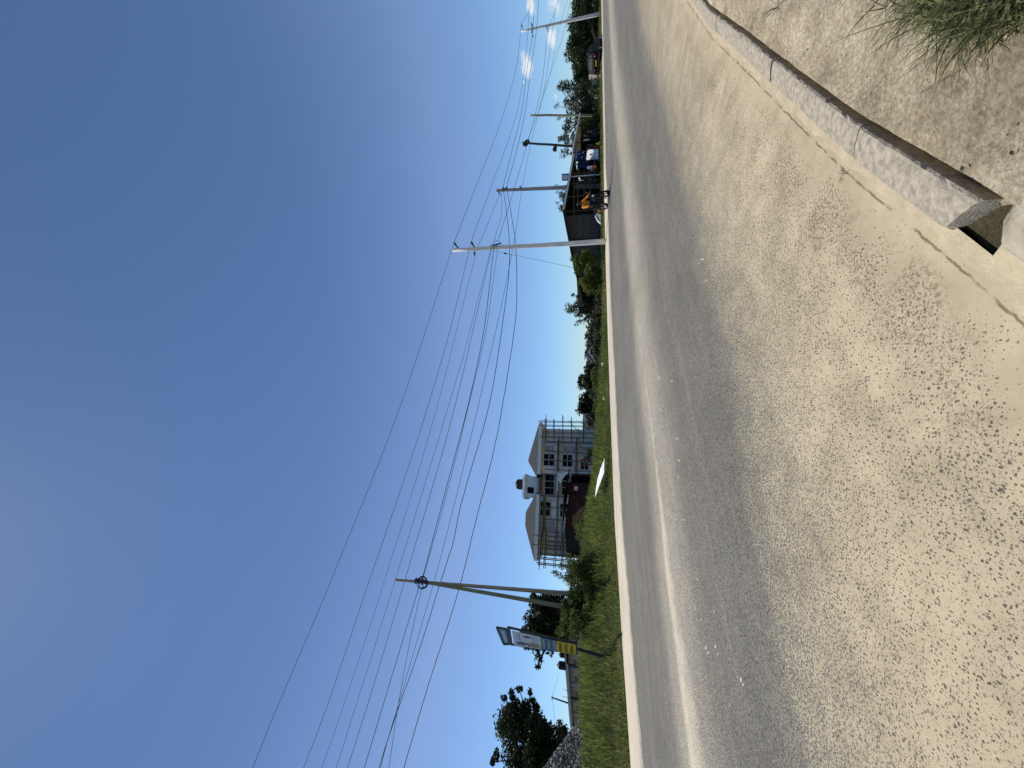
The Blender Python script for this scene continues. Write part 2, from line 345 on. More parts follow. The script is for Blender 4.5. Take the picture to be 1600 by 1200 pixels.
def dirt_material(name, c1, c2, c3):
    m = bpy.data.materials.new(name); m.use_nodes = True
    nt = m.node_tree; n, l = nt.nodes, nt.links; b = n['Principled BSDF']; b.inputs['Roughness'].default_value = .95; b.inputs['Specular IOR Level'].default_value = .1
    t = n.new('ShaderNodeTexCoord')
    a = n.new('ShaderNodeTexNoise'); a.inputs['Scale'].default_value = 2.2; a.inputs['Detail'].default_value = 8; a.inputs['Roughness'].default_value = .7
    f = n.new('ShaderNodeTexNoise'); f.inputs['Scale'].default_value = 45; f.inputs['Detail'].default_value = 6; f.inputs['Roughness'].default_value = .75
    v = n.new('ShaderNodeTexVoronoi'); v.inputs['Scale'].default_value = 38
    for k in (a, f, v): l.new(t.outputs['Object'], k.inputs['Vector'])
    rp = n.new('ShaderNodeValToRGB'); e = rp.color_ramp.elements
    e[0].color = (*c1, 1); e[0].position = .36; e[1].color = (*c3, 1); e[1].position = .66; k = e.new(.5); k.color = (*c2, 1)
    ad = n.new('ShaderNodeMath'); ad.operation = 'MULTIPLY_ADD'; ad.inputs[1].default_value = .5; l.new(f.outputs['Fac'], ad.inputs[0])
    hf = n.new('ShaderNodeMath'); hf.operation = 'MULTIPLY'; hf.inputs[1].default_value = .5; l.new(a.outputs['Fac'], hf.inputs[0]); l.new(hf.outputs[0], ad.inputs[2])
    l.new(ad.outputs[0], rp.inputs['Fac']); l.new(rp.outputs[0], b.inputs['Base Color'])
    bp = n.new('ShaderNodeBump'); bp.inputs['Strength'].default_value = 1.0; bp.inputs['Distance'].default_value = .035
    sm = n.new('ShaderNodeMath'); sm.operation = 'MULTIPLY_ADD'; sm.inputs[1].default_value = -.35; l.new(v.outputs['Distance'], sm.inputs[0]); l.new(f.outputs['Fac'], sm.inputs[2])
    l.new(sm.outputs[0], bp.inputs['Height']); l.new(bp.outputs[0], b.inputs['Normal'])
    return m

m_road = road_material()
m_dirt = dirt_material("dry_earth", (.17, .132, .09), (.50, .412, .28), (.92, .81, .59))
m_soil = dirt_material("verge_soil", (.05, .038, .026), (.10, .085, .05), (.16, .13, .08))
m_field = dirt_material("far_field", (.05, .055, .025), (.08, .09, .035), (.13, .12, .06))
m_conc = M("kerb_concrete", (.32, .28, .22), .9, .34, 24, .5, 130, col2=(.46, .405, .315))
m_conc2 = M("rough_concrete", (.36, .31, .23), .95, .35, 5, .9, 40, col2=(.50, .45, .34))
m_grey_conc = M("pole_concrete", (.30, .29, .27), .85, .18, 4, .2, 60)
m_wood_pale = M("weathered_pole", (.68, .66, .61), .85, .35, 3, .3, 30, stretch=(6, 6, .6))
m_wood_brown = M("brown_pole", (.30, .255, .185), .85, .45, 3, .3, 30, stretch=(6, 6, .6))
m_wood_green = M("mossy_pole", (.19, .195, .115), .85, .40, 3, .3, 30, stretch=(6, 6, .6))
m_bark = M("dark_bark", (.075, .06, .045), .9, .4, 5)
m_dark_pole = M("dark_pole", (.035, .032, .03), .7, .3)
m_timber = M("rough_timber", (.20, .15, .10), .85, .4, 5, stretch=(2, 2, 2))
m_oldwood = M("old_dark_wood", (.075, .058, .042), .9, .5, 5)
m_scaf = M("rusty_scaffold", (.17, .15, .125), .8, .35, 6)
m_steel = M("galvanised_steel", (.42, .43, .44), .45, .15, 10, metal=.7)
m_dsteel = M("dark_steel", (.06, .06, .065), .5, .2, 10, metal=.4)
m_black = M("black_plastic", (.012, .012, .013), .5, .2)
m_cable = M("black_cable", (.014, .016, .022), .6, .2)
m_insul = M("insulator", (.025, .02, .018), .3, .2)
def flex(name, col):
    m = M(name, col, .5, .08, 3); nt = m.node_tree; n, l = nt.nodes, nt.links; b = n['Principled BSDF']
    tr = n.new('ShaderNodeBsdfTranslucent'); tr.inputs['Color'].default_value = (*[min(1, c * 1.05) for c in col], 1)
    ms = n.new('ShaderNodeMixShader'); ms.inputs['Fac'].default_value = .5; l.new(b.outputs[0], ms.inputs[1]); l.new(tr.outputs[0], ms.inputs[2]); l.new(ms.outputs[0], n['Material Output'].inputs['Surface']); return m
m_flexw = flex("white_banner", (.80, .80, .79)); m_flexb = flex("blue_banner", (.14, .24, .50)); m_flexy = flex("yellow_banner", (.85, .68, .03)); m_flext = flex("pale_blue_panel", (.42, .56, .66))
m_white = M("white_paint", (.74, .74, .72), .6, .06, 3)
m_whited = M("weathered_white", (.62, .61, .58), .8, .14, 2.5, .1)
m_grayw = M("grey_render", (.40, .40, .40), .85, .12, 2)
m_glass = M("dark_glass", (.006, .006, .007), .45, .2, spec=.05)
m_roof_g = M("grey_roof_sheet", (.055, .058, .063), .95, .2, 3, stretch=(1, 6, 1), spec=.04)
m_roof_d = M("dark_roof_sheet", (.022, .020, .019), .8, .3, 4, spec=.1)
m_dark = M("dark_interior", (.014, .012, .012), .9, .3)  # near-black: shade inside and under the roofs is put into the colour
m_maroon = M("maroon_paint", (.050, .012, .012), .8, .5, 3)
m_redp = M("red_paint", (.26, .03, .028), .6, .25, 4)
m_blue = M("blue_cloth", (.02, .05, .17), .75, .35, 6)
m_navy = M("navy_cloth", (.012, .018, .05), .85, .35, 9)
m_ltblue = M("sign_blue", (.04, .16, .36), .5, .15, 3)
m_yellow = M("sign_yellow", (.82, .66, .03), .5, .08, 3)
m_signblue = M("poster_blue", (.10, .19, .42), .5, .1, 3)
m_ink = M("black_ink", (.04, .035, .02), .6, .1)
m_ytext = M("yellow_lettering", (.55, .55, .12), .6, .1)
m_beigepic = M("poster_brown", (.30, .19, .12), .5, .4, 7)
m_greenpic = M("poster_green", (.06, .09, .07), .5, .3, 7)
m_translucent = M("pale_blue_panel", (.26, .38, .46), .35, .15, 3)
m_orange = M("orange_cloth", (.62, .20, .012), .75, .15, 8)
m_orangep = M("orange_plastic", (.75, .17, .02), .5, .1)
m_lime = M("lime_fabric", (.34, .62, .06), .7, .2)
m_skin = M("brown_skin", (.085, .045, .028), .55, .1)
m_trouser = M("dark_trousers", (.012, .012, .014), .9, .3)
m_car = M("dark_car_paint", (.005, .005, .007), .5, .1, spec=.04)
m_tyre = M("tyre_rubber", (.010, .010, .010), .85, .2)
m_rim = M("alloy_rim", (.45, .45, .46), .3, .1, metal=.8)
m_plate = M("yellow_plate", (.75, .52, .02), .5, .05)
m_lampred = M("red_lamp", (.30, .012, .012), .2, .1)
m_chrome = M("chrome", (.6, .6, .6), .15, .05, metal=.95)
m_pile = None
m_greysheet = M("grey_wall_sheet", (.060, .056, .055), .7, .25, 4)
m_greysheet2 = M("stacked_dark_goods", (.035, .030, .028), .8, .7, 9, col2=(.12, .11, .10))
m_palegreen = M("pale_green_sheet", (.25, .31, .19), .6, .1)
m_rock = M("white_rock", (.60, .57, .50), .9, .2, 6, .6, 20)
m_soft = M("dead_leaf", (.06, .04, .025), .9, .3)
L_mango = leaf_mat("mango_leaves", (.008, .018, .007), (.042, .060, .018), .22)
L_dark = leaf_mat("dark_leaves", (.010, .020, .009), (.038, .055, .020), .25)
L_bush = leaf_mat("bush_leaves", (.024, .050, .014), (.15, .19, .045), .42)
L_bright = leaf_mat("bright_leaves", (.035, .065, .012), (.17, .21, .035), .45)
L_feather = leaf_mat("feathery_leaves", (.020, .032, .020), (.075, .095, .045), .35)
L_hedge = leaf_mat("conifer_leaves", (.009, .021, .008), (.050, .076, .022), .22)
L_grass = leaf_mat("grass_blades", (.055, .085, .020), (.31, .36, .105), .5)
L_grassn = leaf_mat("near_grass_blades", (.040, .058, .022), (.26, .27, .115), .4)

# ------------------------------------------------------------------ the ground
def sheet(name, mat, srange, trange, fpt, uvf=None, kind='structure', smooth_=True):
    ns, nt_ = len(srange), len(trange)
    V = [fpt(s, t) for s in srange for t in trange]
    F = [(i * nt_ + j, i * nt_ + j + 1, (i + 1) * nt_ + j + 1, (i + 1) * nt_ + j) for i in range(ns - 1) for j in range(nt_ - 1)]
    F = [f[::-1] for f in F]
    me = bpy.data.meshes.new(name); me.from_pydata([tuple(p) for p in V], [], F); me.materials.append(mat)
    if smooth_: me.polygons.foreach_set('use_smooth', [True] * len(F))
    if uvf:
        for nm, fu in uvf.items():
            lay = me.uv_layers.new(name=nm)
            data = [fu(s, t) for s in srange for t in trange]
            idx = np.empty(len(me.loops), np.int32); me.loops.foreach_get('vertex_index', idx)
            lay.data.foreach_set('uv', np.array(data, np.float32)[idx].ravel())
    me.update(); o = bpy.data.objects.new(name, me); COL.objects.link(o); o['kind'] = kind
    return o
RS = [-40, 0, 2, 3, 5, 7, 10, 18, 24.6, 30, 60, 140]; RT = [.455, .455, .46, .45, .44, .45, .44, .44, .50, .50, .5, .5]
ES = [-40, -.5, .6, 1.5, 2.4, 3.0, 4.0, 5.3, 7.3, 15, 40, 140]; ET = [.17, .165, .15, .13, .108, .10, .095, .088, .085, .075, .07, .07]
def mask_uv(s, t):
    W = fn_(s) - nn_(s)
    return ((t - np.interp(s, RS, RT)) * W, (t - np.interp(s, ES, ET)) * W)
srange = list(np.arange(-24, 12, .25)) + list(np.arange(12, 60, 1.0)) + list(np.arange(60, 141, 8.0))
trange = list(np.linspace(0, 1, 70))
sheet("road", m_road, srange, trange, lambda s, t: road_pt(s, t), {
    'road': lambda s, t: (s, t * (fn_(s) - nn_(s))), 'mask': mask_uv})
def wob(s, d): return .02 * math.sin(s * 3.1 + d * 5) + .015 * math.sin(s * 7.7 - d * 2.3) + .03 * math.sin(s * 1.1 + d * 1.7)
dr = [-.0, .03, .1, .25, .5, 1, 1.5, 2, 3, 4, 5, 6, 7, 8, 10, 12, 16, 20, 28, 40, 60, 90, 150]
sheet("verge", m_soil, list(np.arange(-24, 60, .5)) + list(np.arange(60, 141, 8.0)), dr,
      lambda s, d: sn_pt(s, fn_(s) + d, verge_z(s, d) + (wob(s, d) if d > .2 else 0) - (.02 if d < .01 else 0)))
g = MB(); g.add([(-3000, -3000, -.5), (3000, -3000, -.5), (3000, 3000, -.5), (-3000, 3000, -.5)], [(0, 1, 2, 3)]); g.build("ground", m_field)['kind'] = 'structure'
# bare earth on the near side of the kerb
from mathutils import noise as mnoise
def near_z(s, d):
    z = .085 + .03 * smooth(d / .5) + .04 * smooth((d - .6) / 2.0) - .20 * (1 - smooth((d + .012) / .018))
    k = .006 if d > .03 else 0.003
    z += (.020 * mnoise.noise((s * 3, d * 3, 0)) + .014 * mnoise.noise((s * 9, d * 9, 4)) + .010 * mnoise.noise((s * 24, d * 24, 9))) * (1 if d > .03 else .25)
    return z + k * (math.sin(s * 9 + d * 7) + .7 * math.sin(s * 17 - d * 11) + .8 * math.sin(s * 4.3 + d * 13)) * .6
nd = [-.014, -.008, -.004, 0, .004, .008, .02, .04, .06] + list(np.arange(.08, 1.7, .028)) + list(np.arange(1.72, 3.2, .08)) + [3.5, 4, 5, 7, 10, 20, 40]
sheet("earth", m_dirt, list(np.arange(-12, 1, .2)) + list(np.arange(1, 6.5, .028)) + list(np.arange(6.5, 10, .1)) + list(np.arange(10, 40, .5)), nd, lambda s, d: sn_pt(s, nn_(s) - .222 - d, near_z(s, d)))
# pale footing that shows as a thin lip in front of the kerb
m_lip = M("dusty_footing", tuple(c * 1.02 for c in DUST), .95, .16, 7, .5, 80)
def lip_pt(s, d): return sn_pt(s, nn_(s) + .085 - d, .006 if 0.012 < d else -.004)
sheet("kerb_footing", m_lip, list(np.arange(1.6, 30, .12)), [0, .02, .05, .1], lambda s, d: lip_pt(s, d + .010 * math.sin(s * 9) * (d < .05)))
sheet("kerb_footing", m_lip, list(np.arange(-1.5, 1.61, .1)), [0, .02, .06, .1, .145, .19], lambda s, d: lip_pt(s, d + .010 * math.sin(s * 9) * (d < .05)) + Vector((0, 0, .02 * smooth((d - .12) / .1))))

# ------------------------------------------------------------------ kerb stones, one by one
def kerb_stone(s0, s1, wdt=.19, top=.10, rag=.004, drop=0.0, slant=0.0):
    mb = MB(); L = s1 - s0; n = max(6, int(L / .035)); rr = random.Random(int(s0 * 1000) + 5)
    prof = [(.0, -.10), (-.002, .004), (.008, .040), (.030, .068), (wdt * .5, .088), (wdt - .03, .100), (wdt - .008, .099), (wdt, .09), (wdt, -.20)]
    vs, fs = [], []; m = len(prof)
    for i in range(n + 1):
        s = s0 + L * i / n
        sh = 1.0 if 0 < i < n else .97
        for j, (d, z) in enumerate(prof):
            jz = (rr.random() - .5) * .0022 * (1 if j in (3, 4, 5) else .4); jd = (rr.random() - .5) * (rag * (1.2 if j in (6, 7) else .2))
            if j in (6, 7) and rr.random() < .10: jd -= .006; jz -= .008
            ze = -.012 if i in (0, n) and 2 <= j <= 7 else 0
            vs.append(sn_pt(s - (slant * d / wdt if i == 0 else 0), nn_(s) - d - jd, z + jz + ze - drop))
    for i in range(n):
        for j in range(m - 1): fs.append((i * m + j, i * m + j + 1, (i + 1) * m + j + 1, (i + 1) * m + j))
    fs.append(tuple(range(m - 1, -1, -1))); fs.append(tuple(n * m + j for j in range(m)))
    mb.add(vs, fs); return mb.build("kerb_stone", m_conc)
joints = [1.83, 2.71, 3.56, 4.36, 5.09]
while joints[-1] < 24: joints.append(joints[-1] + .78 + random.uniform(-.03, .03))
klab = ["weathered grey kerb stone with a broken end beside the dark gap", "grey kerb stone with chipped back edge, next after the one at the gap",
        "dusty kerb stone with a pale frayed back edge, third along from the gap", "dusty kerb stone at the fourth place along from the gap"]
for i in range(len(joints) - 1):
    k = kerb_stone(joints[i] + .008, joints[i + 1] - .008, drop=.004 * (i % 3), slant=.12 if i == 0 else 0)
    tag(k, klab[i] if i < 4 else "small dusty grey kerb stone in the row receding beside the bare earth", "kerb stone", "kerb stones along the near edge of the road")
# the slab after the gap
def slab_stone(s0, s1):
    mb = MB(); rr = random.Random(3); vs, fs = [], []
    prof = [(.07, -.2), (.07, .01), (.09, .055), (.15, .085), (.28, .105), (.5, .115), (.72, .115), (.78, .05), (.78, -.2)]; m = len(prof); n = 26
    for i in range(n + 1):
        s = s0 + (s1 - s0) * i / n
        for j, (d, z) in enumerate(prof):
            e = -.03 if i in (0, n) and j in range(2, 7) else 0
            vs.append(sn_pt(s, nn_(s) - d + (rr.random() - .5) * .012, z + (rr.random() - .5) * .012 + e))
    for i in range(n):
        for j in range(m - 1): fs.append((i * m + j, i * m + j + 1, (i + 1) * m + j + 1, (i + 1) * m + j))
    fs.append(tuple(range(m - 1, -1, -1))); fs.append(tuple(n * m + j for j in range(m)))
    return mb.add(vs, fs).build("concrete_slab", m_conc2, smooth=True)
tag(slab_stone(-.2, 1.61), "broad rounded dusty concrete slab past the gap at the end of the kerb", "concrete slab")

# rough concrete block half sunk in the earth under the grass tuft
def G(px, py, z=0.0):
    d = ray(px, py); k = (z - EYE) / d.z
    return Vector((d.x * k, d.y * k, z))
g2_ = MB(); g2_.add([tuple(sn_pt(s_, n_, -.02)) for s_, n_ in ((.2, 1.2), (30, -.9), (30, -1.5), (.2, .5))], [(0, 1, 2, 3)]); g2_.build('gutter_bed', m_soil)['kind'] = 'structure'
def rough_block():
    a, b_, c_, d_ = G(1425, 143, .165), G(1650, 5, .175), G(1760, 300, .02), G(1540, 330, -.03)
    mb = MB(); rr = random.Random(9); n = 22; vs, fs = [], []
    for i in range(n + 1):
        for j in range(n + 1):
            u, v = i / n, j / n
            p = a * (1 - u) * (1 - v) + b_ * u * (1 - v) + c_ * u * v + d_ * (1 - u) * v
            e = min(v * 9, 1)
            vs.append((p.x, p.y, p.z + .005 + .009 * math.sin(u * 9) * math.sin(v * 7) + rr.uniform(-.004, .004) + .012 * e - (.05 if v in (0, 1) or u in (0, 1) else 0)))
    for i in range(n):
        for j in range(n): fs.append((i * (n + 1) + j, (i + 1) * (n + 1) + j, (i + 1) * (n + 1) + j + 1, i * (n + 1) + j + 1))
    return mb.add(vs, fs).build("concrete_block", dirt_material("crusted_concrete", (.15, .117, .08), (.44, .362, .247), (.80, .70, .50)), smooth=True)
tag(rough_block(), "flat crusted brown concrete block half sunk in the earth under the grass tuft", "concrete block")

# loose chips, stems and pebbles on the dust and the earth
def pebbles():
    mb = MB(); rr = random.Random(21)
    for k in range(520):
        if rr.random() < .45:
            s, t = rr.uniform(-.6, 6.5), abs(rr.gauss(0, .03)); p = road_pt(s, t + .008); r = rr.choice((.0016, .002, .0025, .0035))
        else:
            s, d = rr.uniform(.4, 6.5), rr.uniform(.1, 2.0); p = sn_pt(s, nn_(s) - .222 - d, near_z(s, d)); r = rr.choice((.002, .003, .004, .006))
        q = Matrix.Rotation(rr.uniform(0, 6), 3, 'Z')
        mb.box((p.x, p.y, p.z + r * .4), (r * 2 * rr.uniform(.7, 1.7), r * 2, r * 1.2), q, rr.choice((0, 0, 1)), .6)
    o = mb.build("pebbles", [M("dark_chip", (.09, .075, .06), .9, .4), M("pale_chip", (.42, .36, .27), .9, .3)]); o['kind'] = 'stuff'; return tag(o, "scattered chips and pebbles on the dust by the near kerb", "pebbles")
pebbles()
def litter():
    for (px, py, lab) in ((1493, 270, "small dark dry leaf fragment on the earth, right behind the broken end of the kerb"), (1588, 238, "curled dark leaf near the lower corner of the bare earth"),
                     (1510, 262, "dark shrivelled crumb on the earth behind the nearest kerb stone"), (1150, 24, "dark crumb on the earth near the far kerb stones")):
        p = G(px, py, .10); mb = MB()
        mb.add([(p.x - .011, p.y - .003, p.z + .012), (p.x, p.y + .005, p.z + .018), (p.x + .012, p.y + .002, p.z + .014), (p.x, p.y - .006, p.z + .01), (p.x, p.y, p.z + .008)], [(0, 1, 4), (1, 2, 4), (2, 3, 4), (3, 0, 4), (0, 3, 2, 1)])
        tag(mb.build("dry_leaf", m_soft), lab, "leaf", "dry leaves on the near earth")
litter()

def flecks():
    mb = MB(); r = random.Random(14)
    spots = [(1098, 405, 6, 3), (1092, 412, 3, 2), (1104, 438, 4, 3), (1101, 440, 3, 2), (1118, 1010, 3, 7), (1122, 1022, 2, 5), (1103, 1012, 3, 8), (1107, 1020, 3, 5), (1086, 950, 2, 6), (1095, 968, 2, 5), (1116, 955, 2, 5), (1158, 1062, 4, 9), (1161, 1070, 3, 5), (1058, 685, 2, 6), (1060, 745, 2, 5), (1050, 595, 2, 5), (1034, 720, 2, 4), (1250, 1000, 3, 6), (965, 480, 1.5, 6), (973, 482, 1.5, 4), (1061, 720, 3, 4), (995, 725, 1.5, 5), (1032, 640, 1.5, 4), (1140, 1102, 2, 5), (1056, 812, 2, 4), (1069, 812, 2, 4), (1030, 590, 2, 5), (977, 630, 1.5, 6), (1090, 905, 1.5, 5)]
    for px, py, a, b in spots:
        c = G(px, py, .0); s_ = float(np.array([c.x, c.y]) @ DIR)
        for it in range(4):
            s_ = float(np.array([c.x, c.y]) @ DIR); n_ = float(np.array([c.x, c.y]) @ NRM); t_ = (n_ - nn_(s_)) / (fn_(s_) - nn_(s_)); c = G(px, py, fz_(s_) * t_ + .003)
        pu, pv = G(px + a * .5, py, c.z) - c, G(px, py + b * .5, c.z) - c; k = 9; vs = [c]
        for i in range(k):
            q = r.uniform(.6, 1.1); th_ = 2 * math.pi * i / k; w_ = c + pu * math.cos(th_) * q + pv * math.sin(th_) * q
            for it in range(1):
                s_ = float(np.array([w_.x, w_.y]) @ DIR); n_ = float(np.array([w_.x, w_.y]) @ NRM); w_.z = fz_(s_) * (n_ - nn_(s_)) / (fn_(s_) - nn_(s_)) + .004
            vs.append(w_)
        c.z += .003; mb.add(vs, [(0, 1 + i, 1 + (i + 1) % k) for i in range(k)])
    o = mb.build("paint_flecks", M("pale_splash", (.40, .375, .32), .9, .2, 40)); o['kind'] = 'stuff'; tag(o, "small pale splashes dried on the asphalt", "splashes")
flecks()
# ------------------------------------------------------------------ grass
def blades(roots, hts, wd, lean, mat, name, parent=None, segs=1):
    roots = np.asarray(roots, float); n = len(roots); hts = np.asarray(hts, float)
    a = rng.uniform(0, 2 * math.pi, n); ln = rng.uniform(.1, lean, n) * hts
    tip = roots + np.stack([np.cos(a) * ln, np.sin(a) * ln, hts], 1)
    b = rng.uniform(0, math.pi, n); wv = np.stack([np.cos(b), np.sin(b), np.zeros(n)], 1) * (np.asarray(wd) * rng.uniform(.6, 1.4, n))[:, None]
    mid = roots + (tip - roots) * .55 + np.array([0, 0, .08]) * hts[:, None]
    V = np.stack([roots - wv, mid - wv * .8, tip, mid + wv * .8], 1).reshape(-1, 3)
    return np_mesh(name, V, None, mat, parent)
def grass_verge():
    rt, ht, wd = [], [], []
    r = random.Random(4)
    for k in range(85000):
        s = r.uniform(-9, 17); d = r.random() ** 2.0 * 11.5 + .03
        b = float(np.interp(s, BK_S, BK_V)); p = sn_pt(s, fn_(s) + d, verge_z(s, d) - .03)
        clump = .5 + .5 * math.sin(s * 2.3 + 1.7 * math.sin(d * 1.3)) * math.sin(d * 2.1 + s)
        h = (.15 + .36 * smooth((d - .9) / 2.6) * (.35 + .65 * b)) * r.uniform(.5, 1.25) * (.7 + .5 * clump)
        if d < .25: h *= .6
        rt.append(p); ht.append(h); wd.append(.010 + .006 * r.random())
    for k in range(15000):
        s = 16 + r.random() ** 1.3 * 46; d = r.uniform(.02, 3.0); p = sn_pt(s, fn_(s) + d, verge_z(s, d) - .02)
        rt.append(p); ht.append(r.uniform(.06, .22)); wd.append(.016 + .02 * r.random())
    o = blades(rt, ht, np.array(wd), .7, L_grass, "grass")
    o['kind'] = 'stuff'; return tag(o, "uneven green grass on the bank beyond the road", "grass")
grass_verge()
def near_tuft():
    # long blades arching out of the tuft at the near corner
    r = random.Random(12); V = []
    for k in range(1500):
        px, py = r.gauss(1530, 58), r.gauss(-30, 52)
        if py > 62 - abs(px - 1515) * .35: py = r.uniform(-90, 30)
        base = G(px, py, .11); L = r.uniform(.08, .26) if k % 3 else r.uniform(.2, .40); an = r.uniform(0, 6.28); el = r.uniform(.25, 1.2)
        d = Vector((math.cos(an) * math.cos(el), math.sin(an) * math.cos(el), math.sin(el)))
        wv = d.cross(Vector((r.uniform(-1, 1), r.uniform(-1, 1), .6))).normalized() * r.uniform(.0015, .0042)
        pts = []; p = base.copy(); dd = d.copy(); NS = 5
        for i in range(NS + 1):
            pts.append((p.copy(), wv * (1 - i / NS) ** .7)); p = p + dd * (L / NS); dd = (dd + Vector((0, 0, -.24))).normalized()
            if p.z < .125: p.z = .127
        for i in range(NS):
            (a, wa), (b, wb) = pts[i], pts[i + 1]; V += [a - wa, a + wa, b + wb, b - wb]
    for k in range(420):                                   # broad small weed leaves low in the tuft
        px, py = r.gauss(1530, 55), r.uniform(-80, 35); c = G(px, py, r.uniform(.13, .22)); a = r.uniform(0, 6.28); t = r.uniform(-.4, .6)
        u = Vector((math.cos(a), math.sin(a), t)) * r.uniform(.010, .022); v = Vector((-math.sin(a), math.cos(a), .1)) * r.uniform(.005, .010)
        V += [c - u, c - v, c + u, c + v]
    return tag(np_mesh("grass_tuft", np.array([tuple(p) for p in V]), None, L_grassn), "dark green tuft of long grass overhanging the bare earth at the near corner", "grass tuft")
near_tuft()
def sprig(px, py, n, L, lab):
    r = random.Random(int(px)); V = []
    for k in range(n):
        base = G(px + r.uniform(-4, 4), py + r.uniform(-4, 4), .1 if px < 1300 else .0); an = r.uniform(0, 6.28); el = r.uniform(.2, 1.1); p = base
        d = Vector((math.cos(an) * math.cos(el), math.sin(an) * math.cos(el), math.sin(el))); wv = d.cross(Vector((0, .3, 1))).normalized() * .0022
        q = p + d * L * .6; e = q + (d + Vector((0, 0, -.4))) * L * .5
        V += [p - wv, p + wv, q + wv, q - wv, q - wv, q + wv, e + wv * .2, e - wv * .2]
    tag(np_mesh("grass_sprig", np.array([tuple(p) for p in V]), None, L_grassn), lab, "grass sprig")
sprig(1215, 10, 14, .16, "thin dark grass sprig at the outer edge of the bare earth")
sprig(1320, 275, 12, .05, "tiny weed growing in the dust in front of the kerb")

# ------------------------------------------------------------------ leaves, trees and bushes
def leaf_cloud(clusters, size, dens, flat=.3, seed=0, aspect=.5):
    g_ = np.random.default_rng(seed); out = []
    for (c, r3, k) in clusters:
        n = max(6, int(dens * k)); u = g_.normal(size=(n, 3)); u /= np.linalg.norm(u, axis=1)[:, None]
        rad = g_.uniform(.15, 1.0, n) ** .5; lump = 1 + .22 * np.sin(u[:, 0] * 5 + c[0]) * np.sin(u[:, 2] * 6 + c[1])
        p = np.array(c) + u * (rad * lump)[:, None] * np.array(r3)
        a = g_.normal(size=(n, 3)); a /= np.linalg.norm(a, axis=1)[:, None]; a[:, 2] *= flat + .4
        b = np.cross(a, g_.normal(size=(n, 3))); b /= (np.linalg.norm(b, axis=1)[:, None] + 1e-6)
        s = size * g_.uniform(.55, 1.35, n)[:, None]
        out.append(np.stack([p - a * s, p - b * s * aspect, p + a * s, p + b * s * aspect], 1).reshape(-1, 3))
    return np.concatenate(out)
def plant(name, label, cat, base, clusters, mat, size, dens, trunk_r=.1, bark=m_bark, seed=1, parts=('trunk', 'crown'), group=None, flat=.3, aspect=.5, twigs=True):
    base = Vector(base); t = thing(name, label, cat, base, 0, group)
    cl = [((c[0] - base.x, c[1] - base.y, c[2] - base.z), r, k) for c, r, k in clusters]
    mb = MB(); r = random.Random(seed)
    top = max(c[0][2] for c in cl); cx = sum(c[0][0] for c in cl) / len(cl); cy = sum(c[0][1] for c in cl) / len(cl)
    hz_ = min(min(c[0][2] for c in cl) * .9, top * .45); hz_ = max(hz_, .25)
    fork = Vector((cx * .35, cy * .35, hz_))
    mb.tube([(0, 0, -.3), (fork.x * .4, fork.y * .4, hz_ * .5), fork], [trunk_r * 1.25, trunk_r, trunk_r * .8], 8)
    for (c, r3, k) in cl:
        c = Vector(c); m_ = (fork + c) / 2 + Vector((r.uniform(-.1, .1), r.uniform(-.1, .1), .12 * (c - fork).length))
        mb.tube([fork, m_, c], [trunk_r * .55, trunk_r * .3, trunk_r * .1], 5)
    mb.build(parts[0], bark, t, True)
    np_mesh(parts[1], leaf_cloud(cl, size, dens, flat, seed, aspect), None, mat, t)
    return t
def blob(px, py, Y, rpx, rpy, k=1.0, ry=None):            # a clump of foliage seen at a pixel: radii in photo pixels
    c = P(px, py, Y); s = Y / FPX
    return ((c.x, c.y, c.z), (rpy * s, (ry if ry else (rpx + rpy) / 2 * s), rpx * s), k)
def base_at(py, Y, dz=0.0):
    q = XY(py, Y); return (q.x, q.y, gz(q.x, q.y) + dz)

rr_ = random.Random(77)
def scatter(x0, x1, y0, y1, Y, n, rx, ry, dY=1.0, k=1.0):
    return [blob(rr_.uniform(x0, x1), rr_.uniform(y0, y1), Y + rr_.uniform(-dY, dY), rx * rr_.uniform(.7, 1.3), ry * rr_.uniform(.7, 1.3), k) for _ in range(n)]
# big tree at the edge of the frame
cl = scatter(790, 850, 1118, 1265, 24, 64, 16, 19, 1.7) + scatter(832, 878, 1128, 1260, 24, 34, 14, 16, 1.4) + [blob(828, 1175, 24, 34, 42, 3.0)]
cl += [blob(800, 1085, 24, 6, 8, .35), blob(788, 1091, 24, 6, 4, .22), blob(828, 1082, 24, 4, 5, .2), blob(811, 1077, 24, 7, 3, .2), blob(806, 1100, 24, 8, 9, .6), blob(833, 1096, 24, 6, 6, .3), blob(838, 1105, 24, 6, 6, .4),
       blob(822, 1104, 24, 10, 9, .8), blob(795, 1108, 24, 8, 9, .5), blob(776, 1180, 24, 6, 10, .5), blob(770, 1190, 24, 4, 6, .3), blob(785, 1135, 24, 8, 12, .6)]
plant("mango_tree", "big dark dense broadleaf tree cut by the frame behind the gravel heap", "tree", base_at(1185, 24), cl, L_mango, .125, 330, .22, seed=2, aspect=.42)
cl = scatter(872, 884, 1132, 1165, 31, 8, 6, 8, .6)
plant("leafy_shrub", "small dark shrub between the gravel heap and the big tree", "shrub", base_at(1150, 31), cl, L_dark, .13, 90, .06, seed=3, parts=('stem', 'foliage'))
